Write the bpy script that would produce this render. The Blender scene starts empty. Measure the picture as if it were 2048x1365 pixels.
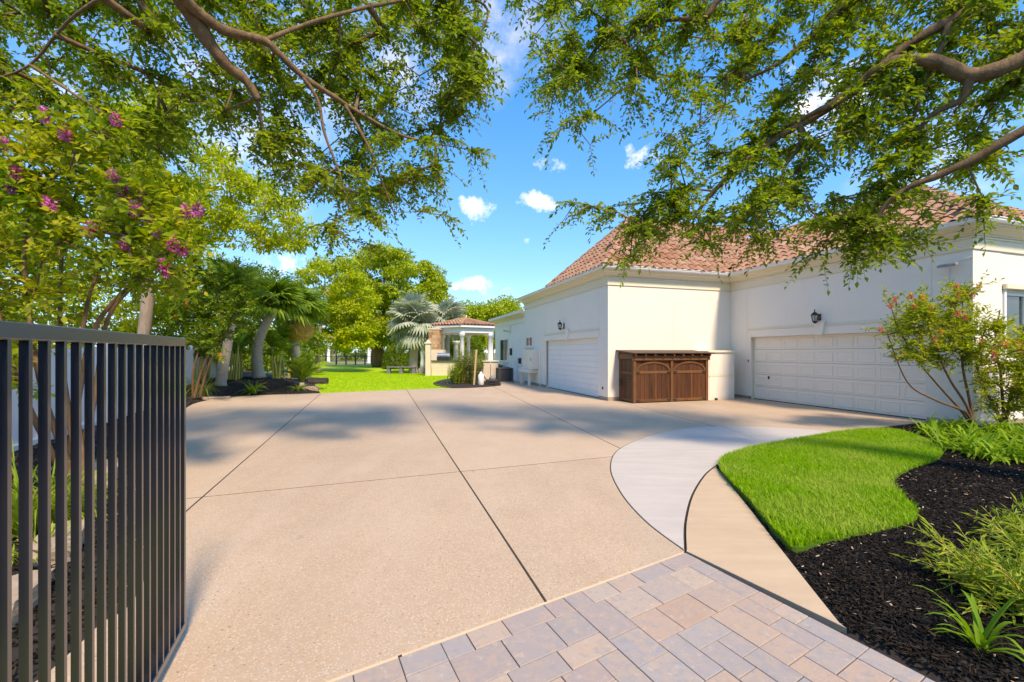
import bpy, bmesh, math, random
import numpy as np
from mathutils import Vector, Matrix

S = bpy.context.scene
COL = S.collection
R = math.radians

# ---------------------------------------------------------------- camera
EYE, F, HZ, CXP = 1.62, 850.0, 705.0, 1024.0
cam_d = bpy.data.cameras.new("camera")
cam = bpy.data.objects.new("camera", cam_d)
COL.objects.link(cam)
cam.location = (0, 0, EYE)
cam.rotation_euler = (R(90), 0, 0)
cam_d.sensor_width = 36.0
cam_d.lens = 36.0 * F / 2048.0
cam_d.shift_y = (HZ - 682.5) / 2048.0
cam_d.clip_start = 0.05
cam_d.clip_end = 2000
S.camera = cam

# ---------------------------------------------------------------- light
SUN_EL, SUN_X, SUN_Y = 50.0, 0.47, -0.883      # the sun stands behind the camera, a little to the right
w = bpy.data.worlds.new("World"); S.world = w; w.use_nodes = True
nt = w.node_tree; nt.nodes.clear()
def wn(t, **k):
    n = nt.nodes.new(t)
    for a, b in k.items(): setattr(n, a, b)
    return n
wo = wn('ShaderNodeOutputWorld'); bg = wn('ShaderNodeBackground')
sky = wn('ShaderNodeTexSky', sky_type='NISHITA', sun_disc=False)
sky.sun_elevation = R(SUN_EL); sky.sun_rotation = math.atan2(SUN_X, SUN_Y)
sky.altitude = 0; sky.air_density = 1.0; sky.dust_density = 0.2; sky.ozone_density = 2.0
SKY_STR = 0.15; CLOUD_OFF = (1.05, 9.4, 2.7)
bg.inputs['Strength'].default_value = SKY_STR
tc = wn('ShaderNodeTexCoord')
hs = wn('ShaderNodeHueSaturation'); hs.inputs['Saturation'].default_value = 1.18; hs.inputs['Value'].default_value = 1.0
# soft shoulder so that the bright low sky keeps its blue
sk_mul = wn('ShaderNodeVectorMath', operation='MULTIPLY'); sk_mul.inputs[1].default_value = (.18, .18, .18); nt.links.new(sky.outputs[0], sk_mul.inputs[0])
sk_add = wn('ShaderNodeVectorMath', operation='ADD'); sk_add.inputs[1].default_value = (1, 1, 1); nt.links.new(sk_mul.outputs[0], sk_add.inputs[0])
sk_div = wn('ShaderNodeVectorMath', operation='DIVIDE'); nt.links.new(sky.outputs[0], sk_div.inputs[0]); nt.links.new(sk_add.outputs[0], sk_div.inputs[1])
sk_tint = wn('ShaderNodeVectorMath', operation='MULTIPLY'); sk_tint.inputs[1].default_value = (.47, .71, 1.10); nt.links.new(sk_div.outputs[0], sk_tint.inputs[0])
nt.links.new(sk_tint.outputs[0], hs.inputs['Color'])
# small fair-weather clouds: (direction, half width, strength), each broken up by noise; thin scattered ones all round, increased to raise the fill light
def cdir(px, py):
    v = Vector(((px - CXP) / F, 1.0, (HZ - py) / F)); return v.normalized()
nz = wn('ShaderNodeTexNoise'); nz.inputs['Scale'].default_value = 19; nz.inputs['Detail'].default_value = 10; nz.inputs['Roughness'].default_value = 0.66
nt.links.new(tc.outputs['Generated'], nz.inputs['Vector'])
def math_n(op, a, b=None, clamp=False):
    n = wn('ShaderNodeMath', operation=op); n.use_clamp = clamp
    for i, x in enumerate((a, b)):
        if x is None: continue
        if isinstance(x, (int, float)): n.inputs[i].default_value = x
        else: nt.links.new(x, n.inputs[i])
    return n.outputs[0]
total = None
for (px, py, r, st, sq) in [(948, 418, .060, 1.0, 1.6), (1076, 402, .062, 1.0, 1.9), (940, 572, .070, .95, 2.2), (1012, 577, .03, .7, 2.0),
                            (1085, 335, .10, .30, 2.2), (1660, 195, .13, .8, 1.5), (1790, 170, .10, .7, 1.5), (335, 105, .07, .6, 1.4),
                            (590, 520, .12, .6, 3.0), (1300, 310, .10, .45, 2.0), (1060, 480, .06, .3, 2.5), (30, 215, .12, .7, 1.6)]:
    c = cdir(px, py)
    sub = wn('ShaderNodeVectorMath', operation='SUBTRACT'); sub.inputs[1].default_value = c
    nt.links.new(tc.outputs['Generated'], sub.inputs[0])
    mul = wn('ShaderNodeVectorMath', operation='MULTIPLY'); mul.inputs[1].default_value = (1, 1, sq)
    nt.links.new(sub.outputs[0], mul.inputs[0])
    ln = wn('ShaderNodeVectorMath', operation='LENGTH'); nt.links.new(mul.outputs[0], ln.inputs[0])
    m = math_n('SUBTRACT', 1.0, math_n('DIVIDE', ln.outputs['Value'], r), True)
    m = math_n('MULTIPLY', m, st)
    total = m if total is None else math_n('MAXIMUM', total, m)
nz2 = wn('ShaderNodeTexNoise'); nz2.inputs['Scale'].default_value = 2.3; nz2.inputs['Detail'].default_value = 6
nzo = wn('ShaderNodeVectorMath', operation='ADD'); nzo.inputs[1].default_value = CLOUD_OFF
nt.links.new(tc.outputs['Generated'], nzo.inputs[0]); nt.links.new(nzo.outputs[0], nz2.inputs['Vector'])
thin = math_n('MULTIPLY', math_n('SUBTRACT', nz2.outputs[0], 0.50), 3.2, True)
cov = math_n('SUBTRACT', math_n('ADD', math_n('MULTIPLY', math_n('SUBTRACT', nz.outputs[0], 0.5), 3.6), math_n('MULTIPLY', total, 1.5)), 0.50, True)
cov = math_n('MULTIPLY', cov, math_n('MULTIPLY', total, 5.0, True), True)
cov = math_n('MAXIMUM', cov, math_n('MULTIPLY', thin, math_n('MULTIPLY', math_n('SUBTRACT', nz.outputs[0], .36, True), 4.0), True), True)
cov = math_n('MULTIPLY', cov, 0.58)
mx = wn('ShaderNodeMix', data_type='RGBA')
nt.links.new(cov, mx.inputs['Factor']); nt.links.new(hs.outputs[0], mx.inputs['A'])
mx.inputs['B'].default_value = (4.2, 4.25, 4.4, 1)
nt.links.new(mx.outputs['Result'], bg.inputs['Color']); nt.links.new(bg.outputs[0], wo.inputs[0])

sun_d = bpy.data.lights.new("sun", 'SUN'); sun = bpy.data.objects.new("sun", sun_d); COL.objects.link(sun)
sun_d.energy = 1.2; sun_d.angle = R(8.0); sun_d.color = (1.0, 0.95, 0.88)
ce = math.cos(R(SUN_EL)); SUNV = Vector((SUN_X * ce, SUN_Y * ce, math.sin(R(SUN_EL)))).normalized()
sun.rotation_euler = SUNV.to_track_quat('Z', 'Y').to_euler(); sun.location = (6, -10, 14)

vs = S.view_settings
vs.view_transform = 'Standard'; vs.look = 'None'; vs.gamma = 1.0; vs.exposure = 2.08
vs.use_white_balance = True; vs.white_balance_temperature = 9600; vs.white_balance_tint = 17
try: vs.use_curve_mapping = False
except Exception: pass
S.display_settings.display_device = 'sRGB'
S.cycles.max_bounces = 8; S.cycles.diffuse_bounces = 4; S.cycles.transparent_max_bounces = 8
S.cycles.use_denoising = True

# ---------------------------------------------------------------- measuring
def g(px, py, z=0.0):
    """the ground point (height z) that the photograph shows at a pixel"""
    Y = (EYE - z) * F / (py - HZ); return Vector(((px - CXP) * Y / F, Y, z))
def at(px, py, Y):
    return Vector(((px - CXP) * Y / F, Y, EYE + (HZ - py) * Y / F))
TH = R(17.0)
AV = Vector((-math.sin(TH), math.cos(TH), 0)); BV = Vector((math.cos(TH), math.sin(TH), 0))
M0 = Vector((3.195, 14.14, 0))
def H(u, v, z=0.0):
    p = M0 + BV * u + AV * v; p.z = z; return p
def toH(p):
    d = Vector((p[0], p[1], 0)) - M0; return d.dot(BV), d.dot(AV)

# ---------------------------------------------------------------- helpers
def tag(o, label=None, cat=None, group=None, kind=None):
    if label: o["label"] = label
    if cat: o["category"] = cat
    if group: o["group"] = group
    if kind: o["kind"] = kind
    return o
def empty(name, loc, rz=0.0):
    o = bpy.data.objects.new(name, None); COL.objects.link(o)
    o.location = loc; o.rotation_euler = (0, 0, rz); o.empty_display_size = 0.1
    return o
MW = {}
def wmat(o):
    """world matrix without waiting for the depsgraph"""
    m = o.matrix_basis.copy()
    return (wmat(o.parent) @ m) if o.parent else m
def link(name, me, parent=None, world=True):
    o = bpy.data.objects.new(name, me); COL.objects.link(o)
    if parent:
        o.parent = parent
        if world: o.matrix_basis = wmat(parent).inverted()
    return o
class MB:
    def __init__(s): s.v = []; s.f = []
    def add(s, vs, fs):
        n = len(s.v); s.v += [tuple(v) for v in vs]; s.f += [tuple(i + n for i in f) for f in fs]; return s
    def hexa(s, p):   # 8 points: bottom ring then top ring
        return s.add(p, [(3, 2, 1, 0), (4, 5, 6, 7), (0, 1, 5, 4), (1, 2, 6, 5), (2, 3, 7, 6), (3, 0, 4, 7)])
    def box(s, c, d, rz=0.0):
        x, y, z = d[0] / 2, d[1] / 2, d[2] / 2; cs, sn = math.cos(rz), math.sin(rz)
        ps = []
        for k in (-z, z):
            for (i, j) in ((-x, -y), (x, -y), (x, y), (-x, y)):
                ps.append((c[0] + i * cs - j * sn, c[1] + i * sn + j * cs, c[2] + k))
        return s.hexa(ps)
    def hbox(s, u0, u1, v0, v1, z0, z1):
        q = [(u0, v0), (u1, v0), (u1, v1), (u0, v1)]
        return s.hexa([H(a, b, z0) for a, b in q] + [H(a, b, z1) for a, b in q])
    def bar(s, a, b, wd, th, up=(0, 0, 1)):
        a, b, up = Vector(a), Vector(b), Vector(up); d = (b - a).normalized(); x = d.cross(up)
        if x.length < 1e-4: x = Vector((1, 0, 0))
        x.normalize(); y = x.cross(d); x *= wd / 2; y *= th / 2
        return s.hexa([a - x - y, a + x - y, a + x + y, a - x + y, b - x - y, b + x - y, b + x + y, b - x + y])
    def tube(s, pts, rad, n=8, cap=True):
        pts = [Vector(p) for p in pts]; N = len(s.v); m = len(pts)
        if isinstance(rad, (int, float)): rad = [rad] * m
        t0 = (pts[1] - pts[0]).normalized(); x = t0.orthogonal().normalized()
        for i, p in enumerate(pts):
            t = (pts[min(i + 1, m - 1)] - pts[max(i - 1, 0)]).normalized()
            x = (x - t * x.dot(t));
            if x.length < 1e-5: x = t.orthogonal()
            x.normalize(); y = t.cross(x)
            for k in range(n):
                a = 2 * math.pi * k / n
                s.v.append(tuple(p + (x * math.cos(a) + y * math.sin(a)) * rad[i]))
        for i in range(m - 1):
            for k in range(n):
                a = N + i * n + k; b = N + i * n + (k + 1) % n
                s.f.append((a, b, b + n, a + n))
        if cap:
            s.f.append(tuple(N + k for k in range(n))[::-1]); s.f.append(tuple(N + (m - 1) * n + k for k in range(n)))
        return s
    def prism(s, poly, z0, z1):
        n = len(poly); N = len(s.v)
        a = sum(poly[i][0] * poly[(i + 1) % n][1] - poly[(i + 1) % n][0] * poly[i][1] for i in range(n))
        if a < 0: poly = poly[::-1]
        for z in (z0, z1): s.v += [(p[0], p[1], z) for p in poly]
        s.f.append(tuple(N + n + i for i in range(n))); s.f.append(tuple(N + i for i in range(n))[::-1])
        for i in range(n):
            j = (i + 1) % n; s.f.append((N + i, N + j, N + n + j, N + n + i))
        return s
    def lathe(s, c, prof, n=16):
        N = len(s.v); c = Vector(c)
        for (r, z) in prof:
            for k in range(n):
                a = 2 * math.pi * k / n; s.v.append((c.x + r * math.cos(a), c.y + r * math.sin(a), c.z + z))
        for i in range(len(prof) - 1):
            for k in range(n):
                a = N + i * n + k; b = N + i * n + (k + 1) % n; s.f.append((a, b, b + n, a + n))
        s.f.append(tuple(N + k for k in range(n))[::-1]); s.f.append(tuple(N + (len(prof) - 1) * n + k for k in range(n)))
        return s
    def mesh(s, name, mat, smooth=False):
        me = bpy.data.meshes.new(name); me.from_pydata(s.v, [], s.f); me.update()
        if mat: me.materials.append(mat)
        if smooth: me.polygons.foreach_set('use_smooth', [True] * len(me.polygons))
        return me
    def build(s, name, mat, parent=None, smooth=False, bevel=0.0):
        me = s.mesh(name, mat, smooth)
        if bevel:
            bm = bmesh.new(); bm.from_mesh(me)
            bmesh.ops.bevel(bm, geom=bm.edges[:], offset=bevel, segments=1, affect='EDGES', clamp_overlap=True)
            bm.to_mesh(me); bm.free()
        return link(name, me, parent)
def np_mesh(name, V, Fc, mat, parent=None, smooth=False, k=4):
    """V (n,3), Fc (m,k) arrays to a mesh object"""
    me = bpy.data.meshes.new(name); V = np.asarray(V, np.float32); Fc = np.asarray(Fc, np.int32)
    me.vertices.add(len(V)); me.vertices.foreach_set('co', V.ravel())
    me.loops.add(Fc.size); me.loops.foreach_set('vertex_index', Fc.ravel())
    me.polygons.add(len(Fc)); me.polygons.foreach_set('loop_start', np.arange(len(Fc), dtype=np.int32) * k)
    me.polygons.foreach_set('loop_total', np.full(len(Fc), k, np.int32))
    if smooth: me.polygons.foreach_set('use_smooth', np.ones(len(Fc), bool))
    me.update(calc_edges=True); me.validate()
    me.materials.append(mat)
    return link(name, me, parent)
def clip_poly(poly, a, b, c):
    """keep a*x+b*y<=c"""
    out = []
    for i in range(len(poly)):
        p, q = poly[i], poly[(i + 1) % len(poly)]
        dp, dq = a * p[0] + b * p[1] - c, a * q[0] + b * q[1] - c
        if dp <= 0: out.append(p)
        if (dp < 0 < dq) or (dq < 0 < dp):
            t = dp / (dp - dq); out.append((p[0] + (q[0] - p[0]) * t, p[1] + (q[1] - p[1]) * t))
    return out
def inpoly(X, Y, poly):
    X = np.asarray(X); Y = np.asarray(Y); r = np.zeros(X.shape, bool); n = len(poly)
    for i in range(n):
        x1, y1 = poly[i][0], poly[i][1]; x2, y2 = poly[(i + 1) % n][0], poly[(i + 1) % n][1]
        c = ((y1 > Y) != (y2 > Y)) & (X < (x2 - x1) * (Y - y1) / ((y2 - y1) + 1e-12) + x1)
        r ^= c
    return r
def scatter(poly, dens, rng, holes=()):
    P = np.array([(p[0], p[1]) for p in poly]); lo, hi = P.min(0), P.max(0)
    n = int(dens * (hi[0] - lo[0]) * (hi[1] - lo[1])); q = rng.random((n, 2)) * (hi - lo) + lo
    m = inpoly(q[:, 0], q[:, 1], P)
    for h in holes: m &= ~inpoly(q[:, 0], q[:, 1], h)
    return q[m]
def smooth_line(pts, n=8, closed=False):
    """Catmull-Rom through 2-d or 3-d points"""
    P = [Vector(p) for p in pts]; out = []; m = len(P)
    for i in range(m if closed else m - 1):
        if closed: a, b, c, d = P[(i - 1) % m], P[i], P[(i + 1) % m], P[(i + 2) % m]
        else: a, b, c, d = P[max(i - 1, 0)], P[i], P[i + 1], P[min(i + 2, m - 1)]
        for k in range(n):
            t = k / n
            out.append(0.5 * ((2 * b) + (c - a) * t + (2 * a - 5 * b + 4 * c - d) * t * t + (3 * b - a - 3 * c + d) * t ** 3))
    if not closed: out.append(P[-1])
    return out
def nrm(a): return a / (np.linalg.norm(a, axis=-1, keepdims=True) + 1e-9)

# ---------------------------------------------------------------- materials
class NT:
    def __init__(s, name):
        s.m = bpy.data.materials.new(name); s.m.use_nodes = True; s.t = s.m.node_tree; s.t.nodes.clear()
        s.out = s.n('ShaderNodeOutputMaterial'); s.geo = s.n('ShaderNodeNewGeometry'); s.pos = s.geo.outputs['Position']
    def n(s, t, **k):
        x = s.t.nodes.new(t)
        for a, b in k.items(): setattr(x, a, b)
        return x
    def l(s, a, b): s.t.links.new(a, b)
    def setv(s, sock, v):
        if hasattr(v, 'links') or isinstance(v, bpy.types.NodeSocket): s.l(v, sock)
        elif isinstance(v, (tuple, list)) and len(v) == 3 and sock.type == 'RGBA': sock.default_value = (*v, 1)
        else: sock.default_value = v
    def noise(s, scale, detail=4, rough=.55, vec=None, stretch=None, dist=0.0):
        x = s.n('ShaderNodeTexNoise'); x.inputs['Scale'].default_value = scale; x.inputs['Detail'].default_value = detail
        x.inputs['Roughness'].default_value = rough; x.inputs['Distortion'].default_value = dist
        v = vec or s.pos
        if stretch:
            mp = s.n('ShaderNodeMapping'); mp.inputs['Scale'].default_value = stretch[:3]
            if len(stretch) > 3: mp.inputs['Rotation'].default_value = (0, 0, stretch[3])
            s.l(v, mp.inputs['Vector']); v = mp.outputs[0]
        s.l(v, x.inputs['Vector']); return x.outputs[0]
    def voro(s, scale, feature='F1', vec=None, out='Distance', rnd=1.0):
        x = s.n('ShaderNodeTexVoronoi', feature=feature); x.inputs['Scale'].default_value = scale; x.inputs['Randomness'].default_value = rnd
        s.l(vec or s.pos, x.inputs['Vector']); return x.outputs[out]
    def ramp(s, fac, stops, interp='LINEAR'):
        x = s.n('ShaderNodeValToRGB'); cr = x.color_ramp; cr.interpolation = interp
        while len(cr.elements) < len(stops): cr.elements.new(0.5)
        for e, (p, c) in zip(cr.elements, stops):
            e.position = p; e.color = (*c, 1) if isinstance(c, (tuple, list)) else (c, c, c, 1)
        s.l(fac, x.inputs[0]); return x.outputs[0]
    def mix(s, fac, a, b, bt='MIX'):
        x = s.n('ShaderNodeMix', data_type='RGBA', blend_type=bt)
        s.setv(x.inputs['Factor'], fac); s.setv(x.inputs['A'], a); s.setv(x.inputs['B'], b); return x.outputs['Result']
    def math(s, op, a, b=0.0, clamp=False):
        x = s.n('ShaderNodeMath', operation=op); x.use_clamp = clamp
        s.setv(x.inputs[0], a); s.setv(x.inputs[1], b); return x.outputs[0]
    def rand(s):
        oi = s.n('ShaderNodeObjectInfo')
        return s.math('FRACT', s.math('ADD', oi.outputs['Random'], s.geo.outputs['Random Per Island']))
    def bump(s, h, strength=.3, dist=.01):
        x = s.n('ShaderNodeBump'); x.inputs['Strength'].default_value = strength; x.inputs['Distance'].default_value = dist
        s.l(h, x.inputs['Height']); return x.outputs[0]
    def pr(s, color, rough=.6, normal=None, spec=.5, metal=0.0, coat=0.0):
        x = s.n('ShaderNodeBsdfPrincipled'); s.setv(x.inputs['Base Color'], color); s.setv(x.inputs['Roughness'], rough)
        x.inputs['Specular IOR Level'].default_value = spec; x.inputs['Metallic'].default_value = metal
        x.inputs['Coat Weight'].default_value = coat
        if normal: s.l(normal, x.inputs['Normal'])
        return x.outputs[0]
    def done(s, sh): s.l(sh, s.out.inputs[0]); return s.m
def simple(name, c1, c2=None, scale=6.0, rough=.6, bump=0.0, bscale=60.0, stretch=None, spec=.5, metal=0.0, coat=0.0, bdist=.01):
    k = NT(name); c2 = c2 or tuple(x * .82 for x in c1)
    col = k.mix(k.ramp(k.noise(scale, 5, .6, stretch=stretch), [(.3, 0.0), (.7, 1.0)]), c1, c2)
    nb = k.bump(k.noise(bscale, 4, .6, stretch=stretch), bump, bdist) if bump else None
    return k.done(k.pr(col, rough, nb, spec, metal, coat))
def leafmat(name, stops, trans=.38, rough=.6, spec=.2, tmul=(1.35, 1.3, .7)):
    """two-sided leaf: reflects and lets light through; colour differs leaf by leaf"""
    k = NT(name); c = k.ramp(k.rand(), stops)
    nz_ = k.noise(1.1, 2, .5); c = k.mix(.5, c, k.mix(nz_, c, k.ramp(nz_, [(.35, stops[0][1]), (.65, stops[-1][1])])))
    t = k.n('ShaderNodeBsdfTranslucent'); k.l(k.mix(1.0, c, tmul, 'MULTIPLY'), t.inputs['Color'])
    x = k.n('ShaderNodeMixShader'); x.inputs[0].default_value = trans
    k.l(k.pr(c, rough, None, spec), x.inputs[1]); k.l(t.outputs[0], x.inputs[2])
    return k.done(x.outputs[0])

def m_concrete():
    k = NT('exposed_aggregate_concrete')
    big = k.noise(.55, 4, .6); fine = k.noise(95, 2, .6)
    c = k.mix(k.ramp(big, [(.3, 0.0), (.7, 1.0)]), (.475, .355, .25), (.41, .308, .22))
    worn = k.noise(1.6, 6, .7, stretch=(1, .35, 1, TH)); c = k.mix(k.math('MULTIPLY', k.ramp(worn, [(.45, 0.0), (.75, 1.0)]), .35), c, (.62, .52, .42))
    peb = k.voro(80, out='Color'); pd = k.voro(80)
    sep = k.n('ShaderNodeSeparateColor'); k.l(peb, sep.inputs[0])
    pc = k.ramp(sep.outputs[0], [(0.0, (.30, .20, .13)), (.25, (.60, .36, .18)), (.5, (.62, .49, .36)), (.75, (.66, .60, .52)), (1.0, (.44, .37, .31))])
    c = k.mix(k.math('MULTIPLY', k.ramp(pd, [(.25, 1.0), (.5, 0.0)]), .75), c, pc)
    sp = k.voro(24); s2 = k.n('ShaderNodeSeparateColor'); k.l(k.voro(24, out='Color'), s2.inputs[0])
    dark = k.math('MULTIPLY', k.ramp(sp, [(.10, 1.0), (.16, 0.0)]), k.ramp(s2.outputs[1], [(.55, 0.0), (.6, 1.0)]))
    c = k.mix(k.math('MULTIPLY', dark, .8), c, (.16, .09, .05))
    st = k.noise(.9, 6, .65); c = k.mix(k.math('MULTIPLY', k.ramp(st, [(.50, 0.0), (.72, 1.0)]), .34), c, (.36, .27, .19))
    tr_ = k.noise(1.0, 5, .6, stretch=(1.3, .10, 1, -TH), dist=.3); c = k.mix(k.math('MULTIPLY', k.ramp(tr_, [(.52, 0.0), (.70, 1.0)]), .22), c, (.37, .30, .23))
    oi = k.n('ShaderNodeObjectInfo'); c = k.mix(k.math('MULTIPLY', oi.outputs['Random'], .30), c, (.58, .45, .33))
    oil = k.noise(2.3, 3, .5); c = k.mix(k.math('MULTIPLY', k.ramp(oil, [(.70, 0.0), (.78, 1.0)]), .30), c, (.20, .15, .11))
    h = k.math('ADD', k.math('MULTIPLY', pd, .6), fine)
    return k.done(k.pr(c, .75, k.bump(h, .5, .004), .3))
def m_smoothconc(name, c1, c2, streak=(1, 5, 1, TH)):
    k = NT(name)
    c = k.mix(k.ramp(k.noise(1.4, 7, .65, stretch=streak), [(.3, 0.0), (.7, 1.0)]), c1, c2)
    c = k.mix(k.math('MULTIPLY', k.ramp(k.noise(.8, 5, .6), [(.5, 0.0), (.75, 1.0)]), .35), c, tuple(x * .78 for x in c2))
    c = k.mix(k.math('MULTIPLY', k.ramp(k.voro(60), [(.06, 1.0), (.12, 0.0)]), .4), c, tuple(x * .5 for x in c2))
    return k.done(k.pr(c, .7, k.bump(k.noise(180, 3, .6), .25, .003), .3))
def m_paver():
    k = NT('tumbled_paver'); r = k.rand()
    base = k.ramp(r, [(0.0, (.40, .27, .20)), (.2, (.44, .36, .30)), (.35, (.30, .285, .29)), (.5, (.42, .32, .26)), (.65, (.35, .29, .27)), (.8, (.32, .31, .315)), (1.0, (.47, .38, .30))])
    off = k.n('ShaderNodeVectorMath', operation='ADD'); k.l(k.pos, off.inputs[0])
    cb = k.n('ShaderNodeCombineXYZ'); k.l(k.math('MULTIPLY', r, 37.0), cb.inputs[0]); k.l(k.math('MULTIPLY', r, 91.0), cb.inputs[2]); k.l(cb.outputs[0], off.inputs[1])
    n1 = k.noise(8, 6, .65, vec=off.outputs[0], dist=1.4); n2 = k.noise(15, 6, .65, vec=off.outputs[0], dist=1.6)
    c = k.mix(k.ramp(n1, [(.45, 0.0), (.66, .6)]), base, (.46, .34, .25))
    c = k.mix(k.ramp(n2, [(.50, 0.0), (.68, .7)]), c, (.27, .27, .285))
    c = k.mix(k.ramp(k.noise(20, 6, .7, vec=off.outputs[0]), [(.58, 0.0), (.75, .5)]), c, (.62, .53, .44))
    return k.done(k.pr(c, .72, k.bump(k.noise(70, 6, .65), .5, .004), .3))
def m_tile():
    k = NT('clay_roof_tile'); r = k.rand()
    c = k.ramp(r, [(0.0, (.29, .12, .065)), (.25, (.39, .20, .115)), (.5, (.42, .235, .145)), (.75, (.33, .16, .092)), (1.0, (.46, .29, .195))])
    c = k.mix(k.ramp(k.noise(9, 5, .65), [(.45, 0.0), (.75, .5)]), c, (.45, .30, .21))
    c = k.mix(k.ramp(k.noise(3, 5, .65), [(.55, 0.0), (.8, .45)]), c, (.22, .12, .09))
    return k.done(k.pr(c, .75, k.bump(k.noise(60, 4), .3, .004), .3))
def m_wood(name, c1, c2, c3, stretch=(22, 22, 1.6)):
    k = NT(name); r = k.rand()
    off = k.n('ShaderNodeVectorMath', operation='ADD'); k.l(k.pos, off.inputs[0])
    cb = k.n('ShaderNodeCombineXYZ'); k.l(k.math('MULTIPLY', r, 53.0), cb.inputs[0]); k.l(k.math('MULTIPLY', r, 17.0), cb.inputs[2]); k.l(cb.outputs[0], off.inputs[1])
    n = k.noise(1.0, 6, .6, vec=off.outputs[0], stretch=stretch, dist=.4)
    c = k.mix(k.ramp(n, [(.3, 0.0), (.7, 1.0)]), c1, c2)
    c = k.mix(k.math('MULTIPLY', r, .55), c, c3)
    return k.done(k.pr(c, .55, k.bump(n, .35, .004), .4))
def m_bark(name, c1, c2, sc=(14, 14, 3), bump=.8):
    k = NT(name); n = k.noise(1.0, 7, .7, stretch=sc); n2 = k.noise(3.2, 4, .6)
    c = k.mix(k.ramp(n, [(.35, 0.0), (.65, 1.0)]), c1, c2); c = k.mix(k.math('MULTIPLY', n2, .45), c, tuple(x * .55 for x in c1))
    return k.done(k.pr(c, .85, k.bump(k.math('ADD', n, k.noise(35, 5, .7)), bump, .02), .2))
def m_glass():
    k = NT('window_glass'); c = k.mix(k.noise(1.2, 3), (.02, .045, .04), (.035, .06, .05))
    return k.done(k.pr(c, .06, None, .9))
def m_stucco(name, c1, c2):
    k = NT(name); c = k.mix(k.ramp(k.noise(.7, 5, .6), [(.3, 0.0), (.7, 1.0)]), c1, c2)
    c = k.mix(k.math('MULTIPLY', k.ramp(k.noise(1.8, 6, .7, stretch=(2, 2, .35)), [(.55, 0.0), (.8, 1.0)]), .22), c, tuple(x * .86 for x in c2))
    return k.done(k.pr(c, .85, k.bump(k.math('ADD', k.noise(130, 5, .65), k.math('MULTIPLY', k.noise(18, 4, .6), 1.5)), .30, .006), .2))
CONC = m_concrete()
PATHC = m_smoothconc('pale_grey_concrete', (.52, .485, .445), (.45, .42, .385))
STRIP = m_smoothconc('tan_smooth_concrete', (.56, .425, .295), (.48, .365, .25))
PAVER = m_paver(); TILE = m_tile()
STUCCO = m_stucco('cream_stucco', (.84, .785, .70), (.81, .755, .67))
TRIM = m_stucco('cream_trim', (.82, .73, .55), (.79, .70, .52))
WHITE = simple('white_paint', (.82, .82, .81), (.78, .78, .76), 2.0, .5, .1, 90)
GUTTER = simple('white_gutter_metal', (.82, .81, .78), (.76, .75, .72), 1.5, .4)
DOORP = simple('cream_door_paint', (.84, .785, .695), (.81, .755, .665), 1.2, .45)
PLINTH = simple('tan_stone_plinth', (.42, .32, .24), (.34, .26, .20), 8, .8, .4, 50)
BLACK = simple('black_metal', (.012, .013, .016), (.02, .02, .024), 5, .35, .05, 200)
GATEM = simple('satin_black_gate_paint', (.008, .010, .016), (.011, .013, .019), 5, .26, .0, 300, spec=.8, coat=.5)
for n_ in GATEM.node_tree.nodes:
    if n_.type == 'BSDF_PRINCIPLED': n_.inputs['IOR'].default_value = 1.7; n_.inputs['Coat Roughness'].default_value = .12
IRON = simple('dark_iron', (.02, .02, .022), (.035, .03, .028), 30, .5)
GLASS = m_glass()
WOOD = m_wood('stained_cedar', (.115, .040, .015), (.026, .010, .005), (.15, .056, .02))
WOODT = m_wood('stained_cedar_trim', (.19, .077, .028), (.10, .04, .015), (.21, .088, .033), (3, 3, 3))
SOIL = simple('dark_soil', (.018, .014, .012), (.03, .024, .02), 14, .9, .6, 40)
DIRT = simple('joint_sand', (.050, .038, .028), (.025, .02, .015), 20, .9, .4, 90)
BARK = m_bark('grey_brown_bark', (.30, .19, .10), (.13, .08, .045))
BARKL = m_bark('pale_bark', (.42, .33, .25), (.26, .20, .15))
STEM = m_bark('reddish_stem', (.25, .15, .085), (.15, .09, .05), (25, 25, 6), .4)
PALMB = m_bark('pale_palm_trunk', (.64, .53, .42), (.46, .37, .28), (3, 3, 22), .6)
# ================================================================= GROUND
def xy(p): return (p[0], p[1])
def seg_dist(X, Y, poly, closed=True):
    """signed distance to a polygon outline, positive inside"""
    d = np.full(np.shape(X), 1e9); n = len(poly)
    for i in range(n if closed else n - 1):
        ax, ay = poly[i][0], poly[i][1]; bx, by = poly[(i + 1) % n][0], poly[(i + 1) % n][1]
        L = (bx - ax) ** 2 + (by - ay) ** 2 + 1e-9
        t = np.clip(((X - ax) * (bx - ax) + (Y - ay) * (by - ay)) / L, 0, 1)
        d = np.minimum(d, np.hypot(X - ax - t * (bx - ax), Y - ay - t * (by - ay)))
    return np.where(inpoly(X, Y, poly), d, -d)
rngG = np.random.default_rng(5)
TIP = g(1370, 1103.5)
FR0 = g(650, 1365); E1 = (TIP - FR0).normalized(); E2 = (g(1880, 1365) - TIP).normalized()
outer = smooth_line([g(*p) for p in [(1370, 1103.5), (1290, 1043), (1240, 985), (1220, 935), (1236, 900), (1290, 875), (1360, 859), (1428, 853.5), (1560, 856), (1680, 864)]], 8)
inner = smooth_line([g(*p) for p in [(1371, 1103), (1371, 1045), (1385, 990), (1410, 950), (1432, 932)]], 8)
lawn_top = smooth_line([g(*p) for p in [(1432, 932), (1478, 906), (1560, 889), (1690, 867), (1752, 862)]], 8)
DOORV = (-.9, -5.85)
drive_left = [g(99, 1342), g(194, 1253), g(295, 1143), Vector((-5.0, 6.3, 0)), g(374, 815), g(450, 796), g(530, 790.5), g(640, 787)]
drive_left = smooth_line(drive_left, 6)
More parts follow.
